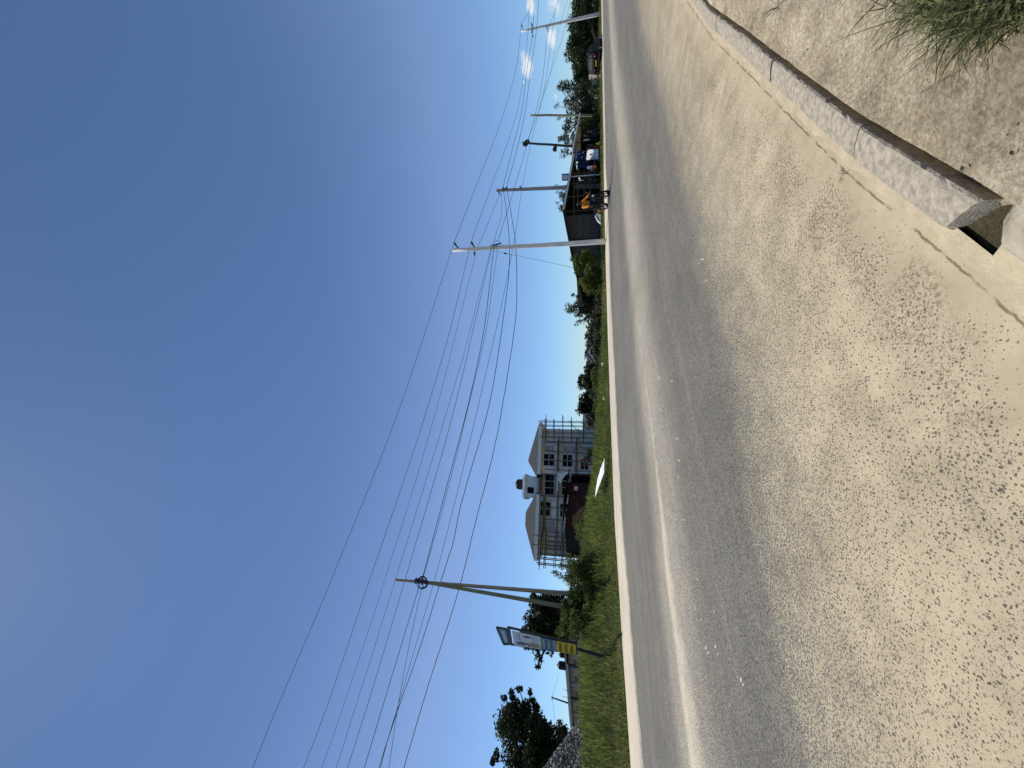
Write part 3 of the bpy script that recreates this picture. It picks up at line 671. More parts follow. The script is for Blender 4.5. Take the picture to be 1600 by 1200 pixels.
# tree behind the sign
cl = scatter(830, 872, 936, 1004, 29, 34, 12, 10, 1.2) + scatter(848, 892, 928, 1000, 29, 26, 11, 11, 1.0)
cl += [blob(838, 1012, 29, 12, 7, .7), blob(842, 1030, 29, 7, 8, .5), blob(840, 1041, 29, 6, 4, .25), blob(858, 1018, 29, 7, 7, .4), blob(822, 1010, 29, 7, 5, .4), blob(818, 985, 29, 5, 6, .4), blob(834, 931, 29, 5, 4, .3), blob(858, 932, 29, 6, 5, .3), blob(846, 957, 29, 18, 6, .6), blob(838, 975, 29, 16, 6, .6)]
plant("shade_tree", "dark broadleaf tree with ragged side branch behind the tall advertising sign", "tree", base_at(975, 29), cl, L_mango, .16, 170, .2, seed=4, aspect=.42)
# bushes on the bank
cl = scatter(884, 934, 868, 916, 17.5, 34, 10, 11, .6) + [blob(874, 900, 17.5, 8, 4, .4), blob(868, 894, 17.5, 7, 3, .25), blob(880, 884, 17.5, 8, 6, .5), blob(890, 870, 17.5, 7, 6, .5)]
plant("leafy_bush", "bushy green shrub with a feathery tip between the house scaffold and the twin poles", "bush", base_at(892, 17.5), cl, L_bush, .055, 330, .05, seed=5, parts=('stem', 'foliage'), aspect=.3)
cl = scatter(892, 938, 918, 998, 17, 46, 10, 12, .7) + scatter(880, 894, 945, 990, 17, 12, 7, 8, .4)
plant("leafy_bush", "wide tangled green bush at the feet of the twin poles", "bush", base_at(958, 17), cl, L_bush, .055, 330, .05, seed=6, parts=('stem', 'foliage'), aspect=.35)
cl = scatter(866, 886, 985, 1000, 19, 7, 5, 5, .5)
plant("leafy_weed", "upright pale leafy weeds right behind the sign", "bush", base_at(992, 19), cl, L_bright, .06, 120, .03, seed=7, parts=('stem', 'foliage'))
cl = scatter(906, 934, 803, 862, 24, 30, 8, 9, .9)
plant("leafy_bush", "bright green undergrowth below the scaffolded corner of the white house", "bush", base_at(835, 24), cl, L_bright, .075, 200, .04, seed=8, parts=('stem', 'foliage'), aspect=.35)
cl = scatter(908, 928, 698, 722, 42, 8, 7, 7, .7)
plant("spiky_shrub", "dark spiky shrub in front of the ground floor of the white house", "shrub", base_at(710, 42), cl, L_feather, .17, 80, .06, seed=9, parts=('stem', 'foliage'), aspect=.22)
cl = scatter(918, 934, 646, 662, 46, 6, 6, 6, .6)
plant("leafy_shrub", "dark shrub in front of the low white cottage", "shrub", base_at(655, 46), cl, L_dark, .16, 70, .06, seed=10, parts=('stem', 'foliage'))
# line of trees between the house and the kiosk
for (x0, x1, y0, y1, Y, n, mt, lab, nm, sz, sd_) in (
    (909, 925, 618, 642, 62, 9, L_dark, "rounded dark tree next to the low white cottage", "leafy_tree", .28, 11),
    (910, 919, 592, 603, 66, 7, L_mango, "round dark ball shaped tree standing above the bushes", "round_tree", .24, 12),
    (919, 931, 602, 622, 64, 8, L_dark, "low dark tree between the round tree and the cottage", "leafy_tree", .28, 13),
    (918, 930, 575, 592, 60, 8, L_dark, "grey green tree beside the far gabled roofs", "leafy_tree", .28, 14),
    (928, 944, 574, 640, 34, 18, L_bush, "long green bush along the verge below the round tree", "leafy_bush", .11, 15),
    (934, 944, 540, 576, 31, 10, L_dark, "low dark bush right of the white rocks on the verge", "leafy_bush", .11, 16),
    (926, 943, 506, 545, 34, 14, L_dark, "dark dense bush in front of the far gabled roofs", "leafy_bush", .12, 17),
    (925, 942, 458, 508, 32, 18, L_dark, "dark dense thicket below the slender tree", "leafy_bush", .11, 18)):
    cl = scatter(x0 - 2.5, x1 + 3, y0 - 2, y1 + 2, Y, int(n * 2.1), 6, 7, .8)
    cat = 'tree' if 'tree' in nm else 'bush'
    plant(nm, lab, cat, base_at((y0 + y1) / 2, Y), cl, mt, sz, 110, .09, seed=sd_, parts=('trunk', 'crown') if cat == 'tree' else ('stem', 'foliage'), aspect=.4)
cl = scatter(931, 944, 446, 560, 27.5, 46, 5, 7, .6)
plant('leafy_bush', 'continuous low dark bush along the verge under the slender tree', 'bush', base_at(500, 27.5), cl, L_dark, .085, 110, .05, seed=41, parts=('stem', 'foliage'), aspect=.4)
cl = scatter(890, 922, 470, 492, 31, 12, 6, 6, .6) + [blob(887, 476, 31, 5, 4, .4), blob(903, 463, 31, 5, 4, .5), blob(895, 461, 31, 4, 3, .3), blob(905, 503, 31, 5, 4, .5), blob(901, 508, 31, 4, 2, .2), blob(889, 486, 31, 5, 3, .35), blob(914, 500, 31, 6, 6, .5), blob(912, 464, 31, 5, 5, .4), blob(884, 483, 31, 4, 2, .2)]
plant("slender_tree", "thin open tree with blue green leaves rising above the thicket", "tree", base_at(482, 31), cl, L_feather, .12, 95, .07, seed=19, aspect=.3)
cl = scatter(912, 938, 398, 452, 25.5, 26, 8, 9, .9) + scatter(900, 915, 395, 428, 25.5, 8, 6, 7, .6) + [blob(903, 425, 25.5, 6, 5, .5), blob(908, 440, 25.5, 6, 6, .6), blob(895, 404, 25.5, 5, 4, .3)]
plant("leafy_bush", "large sunlit green bush beside the pale wooden power pole", "bush", base_at(425, 25.5), cl, L_bright, .085, 250, .06, seed=20, parts=('stem', 'foliage'), aspect=.35)
cl = scatter(876, 892, 286, 334, 37, 13, 5, 5, .6) + [blob(870, 318, 37, 4, 2, .2), blob(870, 290, 37, 4, 2, .2), blob(873, 300, 37, 5, 3, .3)]
plant("feathery_tree", "feathery tree poking above the kiosk roof behind the square concrete pole", "tree", base_at(308, 37), cl, L_feather, .16, 80, .1, seed=21, aspect=.18)
cl = scatter(878, 912, 130, 240, 44, 40, 7, 6, 1.5, 1.0) + scatter(900, 926, 128, 238, 44, 30, 9, 9, 1.2) + [blob(870, 165, 44, 5, 4, .3), blob(873, 137, 44, 4, 4, .3), blob(874, 185, 44, 4, 4, .3), blob(875, 218, 44, 5, 4, .4), blob(885, 236, 44, 5, 4, .4), blob(893, 241, 44, 4, 3, .3)]
plant("feathery_tree", "tall loose feathery tree behind the thin pole and the stall", "tree", base_at(180, 44), cl, L_feather, .20, 95, .16, seed=22, aspect=.22)
for (x0, x1, y0, y1, Y, lab, sd_) in (
    (890, 932, 62, 104, 50, "tallest of the dense dark evergreens, behind the parked dark car", 23), (896, 934, 26, 62, 52, "dense dark evergreen between the far pole and the tallest evergreen", 24),
    (900, 934, -30, 24, 55, "dense dark evergreen at the very end of the road", 25), (902, 934, 104, 136, 49, "lower dark evergreen between the tallest one and the feathery tree", 26)):
    cl = scatter(x0, x1 + 4, y0, y1, Y, 62, 9, 9, 1.8)
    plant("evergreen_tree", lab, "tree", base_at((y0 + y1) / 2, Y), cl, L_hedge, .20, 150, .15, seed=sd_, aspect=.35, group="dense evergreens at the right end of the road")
cl = scatter(912, 934, 180, 204, 36, 12, 6, 6, .7)
plant("leafy_bush", "yellow green bush under the end of the stall canopy", "bush", base_at(192, 36), cl, L_bright, .12, 110, .05, seed=27, parts=('stem', 'foliage'))
cl = scatter(906, 930, 204, 224, 40, 9, 6, 6, .7)
plant("leafy_bush", "olive bush seen behind the open stall", "bush", base_at(214, 40), cl, L_dark, .13, 90, .05, seed=28, parts=('stem', 'foliage'))
cl = scatter(925, 938, -20, 175, 47, 26, 5, 8, 1.0)
plant("low_hedge", "long low hedge at the foot of the dark evergreens", "hedge", base_at(80, 47), cl, L_dark, .15, 70, .05, seed=29, parts=('stem', 'foliage'))
# distant belt of woodland closing the horizon
def woodland():
    cl = []
    r = random.Random(5)
    for k in range(420):
        an = R(r.uniform(22, 150)); d = r.uniform(150, 230)
        hh = r.uniform(2.0, 3.4)
        cl.append(((math.cos(an) * d, math.sin(an) * d, .8 + hh * .4), (r.uniform(4, 9), r.uniform(4, 9), hh), 1))
    o = np_mesh("woodland", leaf_cloud(cl, .9, 60, .5, 31), None, L_dark); o['kind'] = 'stuff'; tag(o, "far belt of dark woodland on the horizon", "woodland")
woodland()
# undergrowth filling the ground between verge and trees, right of the house
def undergrowth():
    V = []; r = random.Random(8); rts, hts, wds = [], [], []
    for k in range(16000):
        s = r.uniform(8, 75); d = r.uniform(2.5, 34); p = sn_pt(s, fn_(s) + d, verge_z(s, d) - .05)
        rts.append(p); hts.append(r.uniform(.15, .5)); wds.append(r.uniform(.03, .06))
    o = blades(rts, hts, np.array(wds), .9, L_bush, "undergrowth"); o['kind'] = 'stuff'; tag(o, "rough green undergrowth on the flat land beyond the verge", "undergrowth")
undergrowth()
for i, (px, py, Y, r, lab) in enumerate(((945.5, 570, 22.5, .11, "pale rounded rock sitting on the verge below the far gabled roofs"), (948, 622, 20.5, .09, "pale flat rock on the road edge below the round tree"), (947, 558, 23, .08, "tiny pale rock beside the bigger rounded rock"), (941, 130, 37, .1, "small white stone on the verge beside the car"))):
    q = XY(py, Y); rk = MB(); r3 = random.Random(i); vs = []
    rk.lathe([(r * .5, -r * .3), (r * 1.0, 0), (r * 1.05, r * .5), (r * .7, r * .95), (r * .2, r * 1.15)], 9)
    rk.v = [(a * r3.uniform(.8, 1.25), b * r3.uniform(.8, 1.25), c * r3.uniform(.85, 1.1)) for a, b, c in rk.v]
    tag(rk.build("verge_rock", m_rock, loc=(q.x, q.y, gz(q.x, q.y) + .05)), lab, "rock", "pale rocks on the verge")


# ------------------------------------------------------------------ power poles
def pole_pts(pb, pt, Y, sink=.4):
    a, b = P(pb[0], pb[1], Y), P(pt[0], pt[1], Y); a.z = gz(a.x, a.y) - sink
    return a, b
def round_pole(label, mat, pb, pt, Y, r0, r1, name="utility_pole", square=False, group="power and telephone poles along the road"):
    a, b = pole_pts(pb, pt, Y); t = thing(name, label, "pole", (a.x, a.y, a.z + .4), 0, group); o = Vector((a.x, a.y, a.z + .4))
    mb = MB(); n = 9; rr = random.Random(int(Y * 10))
    pts = [a - o + (b - a) * (i / n) + Vector((rr.uniform(-.02, .02), rr.uniform(-.02, .02), 0)) * (0 if square else 1) for i in range(n + 1)]
    mb.tube(pts, [(r0 + (r1 - r0) * i / n) * (1.25 if square else 1) for i in range(n + 1)], 4 if square else 12)
    mb.build("post", mat, t, not square)
    return t, o, a, b
def at(a, b, px, pt, pb): return None
def on_pole(a, b, px, py, Y): return P(px, py, Y)
def insulator(t, o, p, d, name="insulator", L=.42):
    p = p - o; d = Vector(d).normalized(); mb = MB()
    mb.tube([p, p + d * L * .35, p + d * L * .36, p + d * L * .5, p + d * L * .51, p + d * L * .65, p + d * L * .66, p + d * L * .8, p + d * L], [.02, .022, .07, .03, .075, .03, .07, .035, .02], 8)
    return mb.build(name, m_insul, t, True)
def bracket(t, o, p, q, name="bracket", w_=.05):
    mb = MB(); mb.bar(p - o, q - o, w_); return mb.build(name, m_dsteel, t)
WY = lambda y: 1.0 / float(np.interp(y, [-60, 30, 297, 385, 910, 1200, 1400], [1 / 47, 1 / 44, 1 / 33, 1 / 24, 1 / 18, 1 / 16, 1 / 14.8]))

# pale wooden pole in the middle
t, o, a, b = round_pole("pale weathered wooden power pole with insulators and a loop of cable beside the sunlit bush", m_wood_pale, (940, 378.5), (707, 391), 24, .165, .105)
bracket(t, o, P(717, 389, 24), P(709.5, 379.5, 24), w_=.09); bracket(t, o, P(742, 387, 24), P(736, 378, 24), w_=.09)
insulator(t, o, P(713, 384, 24), P(709, 378, 24) - P(713, 384, 24), L=.3); insulator(t, o, P(740, 384, 24), P(736, 377, 24) - P(740, 384, 24), L=.34); insulator(t, o, P(741, 391, 24), P(742, 401, 24) - P(741, 391, 24), L=.4)
mb = MB()
for px in (768, 772, 776): mb.ring(P(px, 386, 24) - o, (b - a), .15, .018, 14, 5)
mb.bar(P(766, 385.5, 24) - o, P(790, 384, 24) - o, .05); mb.build("clamp_band", m_dsteel, t)
cl_ = MB(); c0 = P(777, 381.5, 23.8) - o
q = (P(783, 381, 23.8) - P(769, 383.4, 23.8)).normalized(); up_ = (P(776, 376, 23.8) - P(777, 382, 23.8)).normalized()
lp = [P(769.5, 383.4, 23.8), P(772, 378, 23.8), P(776, 375.5, 23.8), P(780, 377.5, 23.8), P(783, 380.5, 23.8)]
cl_.tube([p - o for p in lp], .014, 6)
for k in range(5): cl_.tube([P(769.5 + k * .3, 383.4 - .2 * k, 23.8 + .02 * k) - o, P(776, 382.5 - .35 * k, 23.8 + .02 * k) - o, P(783, 380.8 - .3 * k, 23.8 + .02 * k) - o], .022, 6)
cl_.build("cable_loop", m_cable, t, True)
# square concrete pole
t, o, a, b = round_pole("square grey concrete power pole rising behind the kiosk roof", m_grey_conc, (938, 291), (776, 297.5), 33, .17, .10, square=True)
insulator(t, o, P(778, 299, 33), P(781, 303, 33) - P(778, 299, 33), L=.42); bracket(t, o, P(778, 296, 33), P(779.5, 301, 33))
for px in (785.5, 791.5): insulator(t, o, P(px, 295.5, 32.8), P(px + .4, 292.5, 32.8) - P(px, 295.5, 32.8), L=.25)
mb = MB(); mb.bar(P(785, 295, 32.8) - o, P(793, 294.6, 32.8) - o, .08); mb.build("bracket", m_dsteel, t)
mb = MB(); mb.bar(P(813, 294.4, 33) - o + Vector((0, -.14, 0)), P(814.5, 294.4, 33) - o + Vector((0, -.14, 0)), .42, .12); mb.build("clamp_band", m_dsteel, t)
# far leaning pole with cross arms
t, o, a, b = round_pole("tall leaning pale pole with cross arm in front of the far evergreens", m_wood_pale, (936, 22), (814, 49), 44, .19, .095)
mb = MB(); mb.bar(P(831, 51.5, 44) - o, P(831.5, 38, 44) - o, .1); mb.build("cross_arm", m_dsteel, t)
for (p1, p2) in (((832, 53), (833, 59)), ((831, 41), (829.5, 33.5)), ((816.5, 44), (814.5, 37))): insulator(t, o, P(*p1, 44), P(*p2, 44) - P(*p1, 44), L=.5)
bracket(t, o, P(817, 48, 44), P(816.5, 44, 44))
mb = MB(); mb.ring(P(856, 46, 43.8) - o, (b - a), .24, .03, 14, 6); mb.build("clamp_band", m_dsteel, t); mb = MB(); mb.bar(P(853, 41, 44) - o, P(853.5, 44.5, 44) - o, .08); mb.build("bracket", m_dsteel, t)
# thin pole
t, o, a, b = round_pole("slim greenish pole in front of the loose feathery tree", m_wood_green, (937, 182), (830, 180), 36, .11, .085)
mb = MB(); mb.bar(P(829.5, 178.6, 36) - o, P(829.5, 181.6, 36) - o, .05); mb.build("bracket", m_dsteel, t)
# dark pole with a coil of cable
t, o, a, b = round_pole("dark slim pole carrying a coil of cable above the stall", m_dark_pole, (937, 233), (816, 223), 41, .14, .10)
mb = MB(); mb.bar(P(868, 228, 40.8) - o, P(867.5, 236, 40.8) - o, .22, .3); mb.bar(P(864, 233, 40.8) - o, P(869, 233.5, 40.8) - o, .3, .3); mb.build("junction_box", m_black, t)
def cable_coil(label, px, py, Y, rad, axis, n=5, thick=.022, cross=True):
    c = P(px, py, Y); t2 = thing("cable_coil", label, "cable coil", c, 0, "coils of cable hung on poles")
    mb = MB(); r = random.Random(int(px)); axis = Vector(axis).normalized()
    for k in range(n):
        mb.ring(axis * (.03 * (k - n / 2)) + Vector((r.uniform(-.02, .02), 0, r.uniform(-.03, .03))), axis + Vector((r.uniform(-.1, .1), r.uniform(-.1, .1), r.uniform(-.1, .1))), rad * r.uniform(.88, 1.06), thick, 26, 6)
    mb.build("loop", m_cable, t2, True)
    if cross:
        mb = MB(); q = axis.to_track_quat('Z', 'Y').to_matrix()
        for an in (.3, 1.35, 2.4): mb.bar(q @ Vector((math.cos(an) * rad, math.sin(an) * rad, 0)), -(q @ Vector((math.cos(an) * rad, math.sin(an) * rad, 0))), .035)
        mb.build("cross_frame", m_dsteel, t2)
    return t2
cable_coil("black coil of cable seen slantwise at the top of the dark slim pole", 822.5, 223.3, 40.8, .36, (.35, -.75, .5), 6, .05, False)
# pair of wooden poles leaning together
pa, pb_ = P(886, 925.5, 18), P(617, 906, 18); pa.z = gz(pa.x, pa.y) - .4
q0 = P(886, 948.5, 17.6); q0 = Vector((q0.x, q0.y, q0.z)); q1 = P(652, 907.6, 17.85)
o = Vector((pa.x, pa.y, pa.z + .4))
t = thing("utility_pole", "two brown wooden poles bolted together at the top, above the bushes", "pole", o, 0, "power and telephone poles along the road")
mb = MB(); mb.tube([pa - o + (pb_ - pa) * (i / 10) for i in range(11)], [.102 - .004 * i for i in range(11)], 12); mb.build("post", m_wood_brown, t, True)
dq = q0 - q1; q0 = q1 + dq * ((q1.z - gz(q0.x, q0.y) + .3) / max(.1, -dq.z))
mb = MB(); mb.tube([q0 - o + (q1 - q0) * (i / 10) for i in range(11)], [.105 - .0035 * i for i in range(11)], 12); mb.build("stay_post", m_wood_green, t, True)
mb = MB()
for px, py in ((650, 907.5), (655, 908), (660, 908.6)): mb.ring(P(px, py, 17.9) - o, pb_ - pa, .12, .03, 12, 6)
mb.bar(P(648, 906.2, 17.7) - o, P(666, 909, 17.7) - o, .13, .1); mb.build("clamp_band", m_dsteel, t)
mb = MB()
for px, py in ((619, 905), (622, 906.6), (627, 906.2)):
    mb = MB(); mb.bar(P(px, py - 1.3, 17.9) - o, P(px, py + 1.8, 17.9) - o, .03); mb.build("bolt", m_dsteel, t)
cable_coil("ring of black cable on a cross frame where the two brown poles meet", 660, 910.3, 17.6, .27, (.15, -1, .12), 4, .016)

# ------------------------------------------------------------------ cables
def cable(label, pts, r, cat="cable", wob_=0.0):
    L = []
    xs = [p[0] for p in pts]; ys = [p[1] for p in pts]
    # smooth curve through the measured points (monotone in y)
    n = max(14, int(abs(ys[-1] - ys[0]) / 14)); rr = random.Random(int(xs[0]))
    yy = np.linspace(ys[0], ys[-1], n); sg = -1 if ys[0] > ys[-1] else 1
    ya = np.array(ys) * sg; xa = np.array(xs, float)
    m = np.gradient(xa, ya) if len(xa) > 2 else np.full(len(xa), (xa[-1] - xa[0]) / (ya[-1] - ya[0]))
    for y in yy:
        i = int(np.clip(np.searchsorted(ya, y * sg) - 1, 0, len(ya) - 2)); h = ya[i + 1] - ya[i]; u = (y * sg - ya[i]) / h
        x = (2 * u**3 - 3 * u**2 + 1) * xa[i] + (u**3 - 2 * u**2 + u) * h * m[i] + (-2 * u**3 + 3 * u**2) * xa[i + 1] + (u**3 - u**2) * h * m[i + 1]
        L.append(P(x + rr.uniform(-wob_, wob_), y, WY(y)))
    mb = MB(); mb.tube(L, r, 6)
    return tag(mb.build("overhead_cable", m_cable, None, True), label, cat, "overhead cables strung along the road")
cable("highest thin overhead wire, crossing from the frame edge to the tip of the pale pole", [(380, 1240), (395, 1200), (520, 900), (630.5, 620), (667, 510), (709.5, 379)], .013)
cable("highest thin wire from the tip of the pale pole on to the far leaning pole", [(709.5, 379), (748, 280), (786, 180), (807.5, 101), (814.5, 37)], .016)
cable("short wire end from the tip of the far leaning pole out of the frame", [(814.5, 37), (825, 20), (834, -8)], .016)
cable("second highest wire, ending at the upper twin insulator of the pale pole", [(457, 1240), (474, 1200), (579.5, 900), (673, 620), (702, 520), (736, 378)], .013)
cable("second wire on from the pale pole, passing high over the square concrete pole", [(736, 378), (770, 285), (806.5, 180), (825, 47), (827, 0), (828, -20)], .016)
cable("third wire from the frame edge to the lower hanging insulator of the pale pole", [(488, 1240), (502.5, 1200), (603, 900), (687, 620), (715, 510), (742.5, 401)], .010)
cable("thin wire from the pale pole to the tip of the square concrete pole", [(747, 384), (758, 360), (772, 325), (781, 303)], .013)
cable("wire that crosses the very tip of the two brown poles", [(512, 1240), (525, 1200), (619.5, 900), (705, 620), (724, 556), (746, 470), (767, 388)], .011)
cable("dark wire crossing the two brown poles just above their cable ring", [(529, 1240), (542.5, 1200), (634.5, 900), (714.5, 620), (745, 490), (768.5, 387)], .014)
cable("thick black cable from the frame edge to the cable ring on the two brown poles", [(557, 1240), (569, 1200), (611, 1060), (655, 916)], .017)
cable("thin cable fanning out below the thick one from the cable ring to the frame edge", [(601, 1240), (607.5, 1200), (622.5, 1100), (641, 1000), (659, 918)], .012)
cable("thick dark cable from the cable ring to the clamp of the pale pole", [(659, 907), (698, 760), (734.5, 620), (754, 528), (771.5, 387)], .019)
cable("thin cable running close beside the thick one towards the pale pole", [(660.5, 905), (701, 760), (735.5, 620), (757, 528), (776, 400), (778, 386)], .012, wob_=.15)
cable("fine wire passing the two brown poles and the pale pole without touching them", [(588, 1240), (595, 1200), (630, 1075), (680.5, 900), (750.5, 620), (794, 426), (806, 360), (815, 299), (839.5, 184), (858, 120), (879, 58), (893, -10)], .012)
cable("stout cable with a taped splice, crossing low before the two brown poles", [(583, 1240), (592.5, 1200), (617, 1122), (655, 1015), (691.3, 900), (701, 870), (707.5, 850), (715, 812), (767, 620), (786, 500), (796, 412), (795.5, 370), (789, 315), (786, 294)], .019, wob_=.25)
cable("lowest stout overhead cable with small kinks, nearest to the ground at the pale pole", [(620, 1240), (631, 1200), (668, 1075), (722.7, 900), (744, 812), (751, 785), (771, 706), (787.5, 620), (797, 560), (804, 512), (807, 476), (807, 410), (804.5, 370), (799, 335), (792, 296)], .019, wob_=.3)
cable("cable from the upper bracket of the square concrete pole to the far leaning pole", [(786, 292), (800, 235), (814, 180), (823, 110), (832, 55), (834.5, 0), (835, -20)], .02)
cable("cable from the lower bracket of the square concrete pole to the frame edge", [(791.5, 292), (801, 259), (819.5, 180), (829, 110), (837.6, 52), (841.5, 0), (842, -20)], .02)
cable("slack wire between the clamp of the pale pole and the square concrete pole", [(770, 383), (776, 362), (783, 340), (783.5, 300)], .013)
cable("wire from the cable loop of the pale pole down to the far leaning pole's clamp", [(779, 374), (797, 316), (834, 187), (844, 146), (852, 88), (856, 47), (866, 20), (875, -10)], .017)
cable("fainter wire running just under the one to the far leaning pole's clamp", [(820, 230), (838, 184), (850, 140), (858, 90), (864, 40), (869, 10)], .014)
cable("hair thin wire sagging across the evergreens' tops", [(843, 170), (858, 120), (866, 85), (872, 50), (881, 20), (890, -10)], .012)
t = thing("guy_wire", "thin stay wire slanting down from the pale pole to the dark roof", "guy wire", P(772, 392, 24))
o = P(772, 392, 24); mb = MB(); mb.tube([P(772, 392, 24) - o, P(789.5, 396, 23.9) - o, P(840, 406, 23.8) - o, P(940, 428, 23.5) - o], .009, 6); mb.build("wire", m_cable, t)
mb = MB(); mb.tube([P(787.6, 395.5, 23.9) - o, P(788.4, 395.7, 23.9) - o, P(790.8, 396.3, 23.9) - o, P(791.6, 396.5, 23.9) - o], [.02, .06, .06, .02], 8); mb.build("insulator", m_insul, t, True)

# ------------------------------------------------------------------ tall advertising sign
def sign():
    A, B = P(942, 1029.5, 14.4), P(942, 1027.5, 14.4)
    base = P(942, 1028.5, 14.4); base.z = gz(base.x, base.y)
    # face corners from the photo; the left side of the board is a little nearer
    YL, YR = 14.85, 13.95
    def L(px, py): return P(px, py, YL) - base
    def Rr(px, py): return P(px, py, YR) - base
    tl, bl = L(800.5, 1007.8), L(901, 1022.8); tr, br = Rr(796.5, 984.3), Rr(901, 1008.6)
    nrm = (tr - tl).cross(bl - tl).normalized()
    if nrm.y > 0: nrm = -nrm
    def pln(px, py, off=0.0):
        d = ray(px, py); e = Vector((0, 0, EYE)) - base; k = (tl + nrm * off - e).dot(nrm) / d.dot(nrm); return e + d * k
    br = pln(901, 1008.6)
    th = .09
    def pt(u, v, off=0.0): return (tl * (1 - u) + tr * u) * (1 - v) + (bl * (1 - u) + br * u) * v + nrm * off
    t = thing("advertising_sign", "tall narrow roadside sign with white blue and yellow poster in black frame", "sign", base)
    mb = MB(); mb.bar(pt(0, .461, -.05), pt(1, .461, -.05), .03); mb.build("cross_bar", m_black, t)
    mb = MB()
    for (u0, v0, u1, v1) in ((-.06, -.03, -.06, 1.01), (1.06, -.03, 1.06, 1.01), (-.06, -.02, 1.06, -.02)):
        mb.bar(pt(u0, v0, -th / 2), pt(u1, v1, -th / 2), .05, th * 1.15)
    mb.build("frame", m_black, t)
    def panel(name, v0, v1, mat, off=.004, u0=.0, u1=1.0):
        m_ = MB(); m_.prism([pt(u0, v0, off), pt(u1, v0, off), pt(u1, v1, off), pt(u0, v1, off)], -nrm * (off - .001)); return m_.build(name, mat, t)
    wp = panel("white_poster", .03, .46, m_flexw); bp = panel("blue_poster", .462, .70, m_flexb); yp = panel("yellow_poster", .702, .99, m_flexy)
    def poly(parent, name, mat, uv, off=.007):
        m_ = MB(); m_.prism([pt(u, v, off) for u, v in uv], -nrm * .0015); return m_.build(name, mat, parent)
    # faded picture on the white part: a dark rounded bottle shape, brown crate, small print
    poly(wp, "printed_picture", m_greenpic, [(.10, .10), (.22, .075), (.34, .10), (.36, .18), (.30, .24), (.20, .25), (.12, .20)])
    poly(wp, "printed_picture", m_beigepic, [(.05, .25), (.32, .235), (.42, .31), (.38, .43), (.08, .44)])
    poly(wp, "printed_picture", m_greenpic, [(.70, .20), (.82, .19), (.86, .27), (.80, .33), (.72, .30)])
    r = random.Random(2)
    for v in (.10, .13, .335, .36, .40):
        m_ = MB(); u = .46
        while u < .88:
            w2 = r.uniform(.02, .07); h2 = .016
            m_.prism([pt(u, v, .006), pt(u + w2, v, .006), pt(u + w2, v + h2, .006), pt(u, v + h2, .006)], -nrm * .0015); u += w2 + r.uniform(.02, .05)
        m_.build("small_print", m_signblue, wp)
    def glyphs(parent, mat, rows, v0, v1, u0, u1, gh, seed):
        r = random.Random(seed)
        for k in range(rows):
            m_ = MB(); v = v0 + (v1 - v0) * k / (rows - 1); u = u0
            while u < u1:
                w2 = r.uniform(.05, .085)
                # strokes of a blurred letter: two stems and a bar
                for (a0, b0, a1, b1) in ((0, 0, .35, 1), (.65, r.choice((0, .3)), 1, 1), (0, r.choice((0, .4)), 1, r.choice((.25, .65)))):
                    lo, hi = min(b0, b1), max(b0, b1)
                    if hi - lo < .15: hi = lo + .2
                    m_.prism([pt(u + a0 * w2, v + lo * gh, .006 + .0004 * (a0 > 0)), pt(u + a1 * w2, v + lo * gh, .006 + .0004 * (a0 > 0)), pt(u + a1 * w2, v + hi * gh, .006 + .0004 * (a0 > 0)), pt(u + a0 * w2, v + hi * gh, .006 + .0004 * (a0 > 0))], -nrm * .0012)
                u += w2 + .022
            m_.build("lettering", mat, parent)
    glyphs(bp, m_ytext, 3, .485, .645, .12, .86, .035, 5)
    glyphs(yp, m_ink, 3, .735, .905, .10, .88, .045, 6)
    # small frame on top
    a0, a1, a2, a3 = (pln(*q_, -.045) for q_ in ((787.5, 1006.8), (776.5, 980.3), (791, 983.0), (796.5, 1006.2)))
    m_ = MB()
    for p, q in ((a0, a1), (a1, a2), (a2, a3), (a3, a0)): m_.bar(p, q, .05, .08)
    for k in (.25, .75): m_.bar(a3 * (1 - k) + a2 * k, pt(k * .9, -.02, -th / 2), .05, .06)
    m_.build("top_frame", m_black, t)
    ins = lambda p: p * .86 + (a0 + a1 + a2 + a3) / 4 * .14
    m_ = MB(); m_.prism([ins(a0), ins(a1), ins(a2), ins(a3)], -nrm * .006); tp = m_.build("top_panel", m_flext, t)
    m_ = MB(); r = random.Random(8); c0, c1, c2, c3 = ins(a0), ins(a1), ins(a2), ins(a3)
    tpq = lambda u, v: (c0 * (1 - u) + c1 * u) * (1 - v) + (c3 * (1 - u) + c2 * u) * v + nrm * .003
    u = .1
    while u < .85:
        w2 = r.uniform(.05, .10); m_.prism([tpq(u, .38), tpq(u + w2, .38), tpq(u + w2, .62), tpq(u, .62)], -nrm * .0015); u += w2 + .04
    m_.build("lettering", m_white, tp)
    m_ = MB(); m_.tube([Vector((0, 0, -.3)), pt(.5, 1.0, -th / 2) + Vector((0, 0, .02))], [.055, .055], 10); m_.bar(pt(.2, 1.0, -th / 2), pt(.8, 1.0, -th / 2), .05); m_.build("post", m_black, t)
sign()

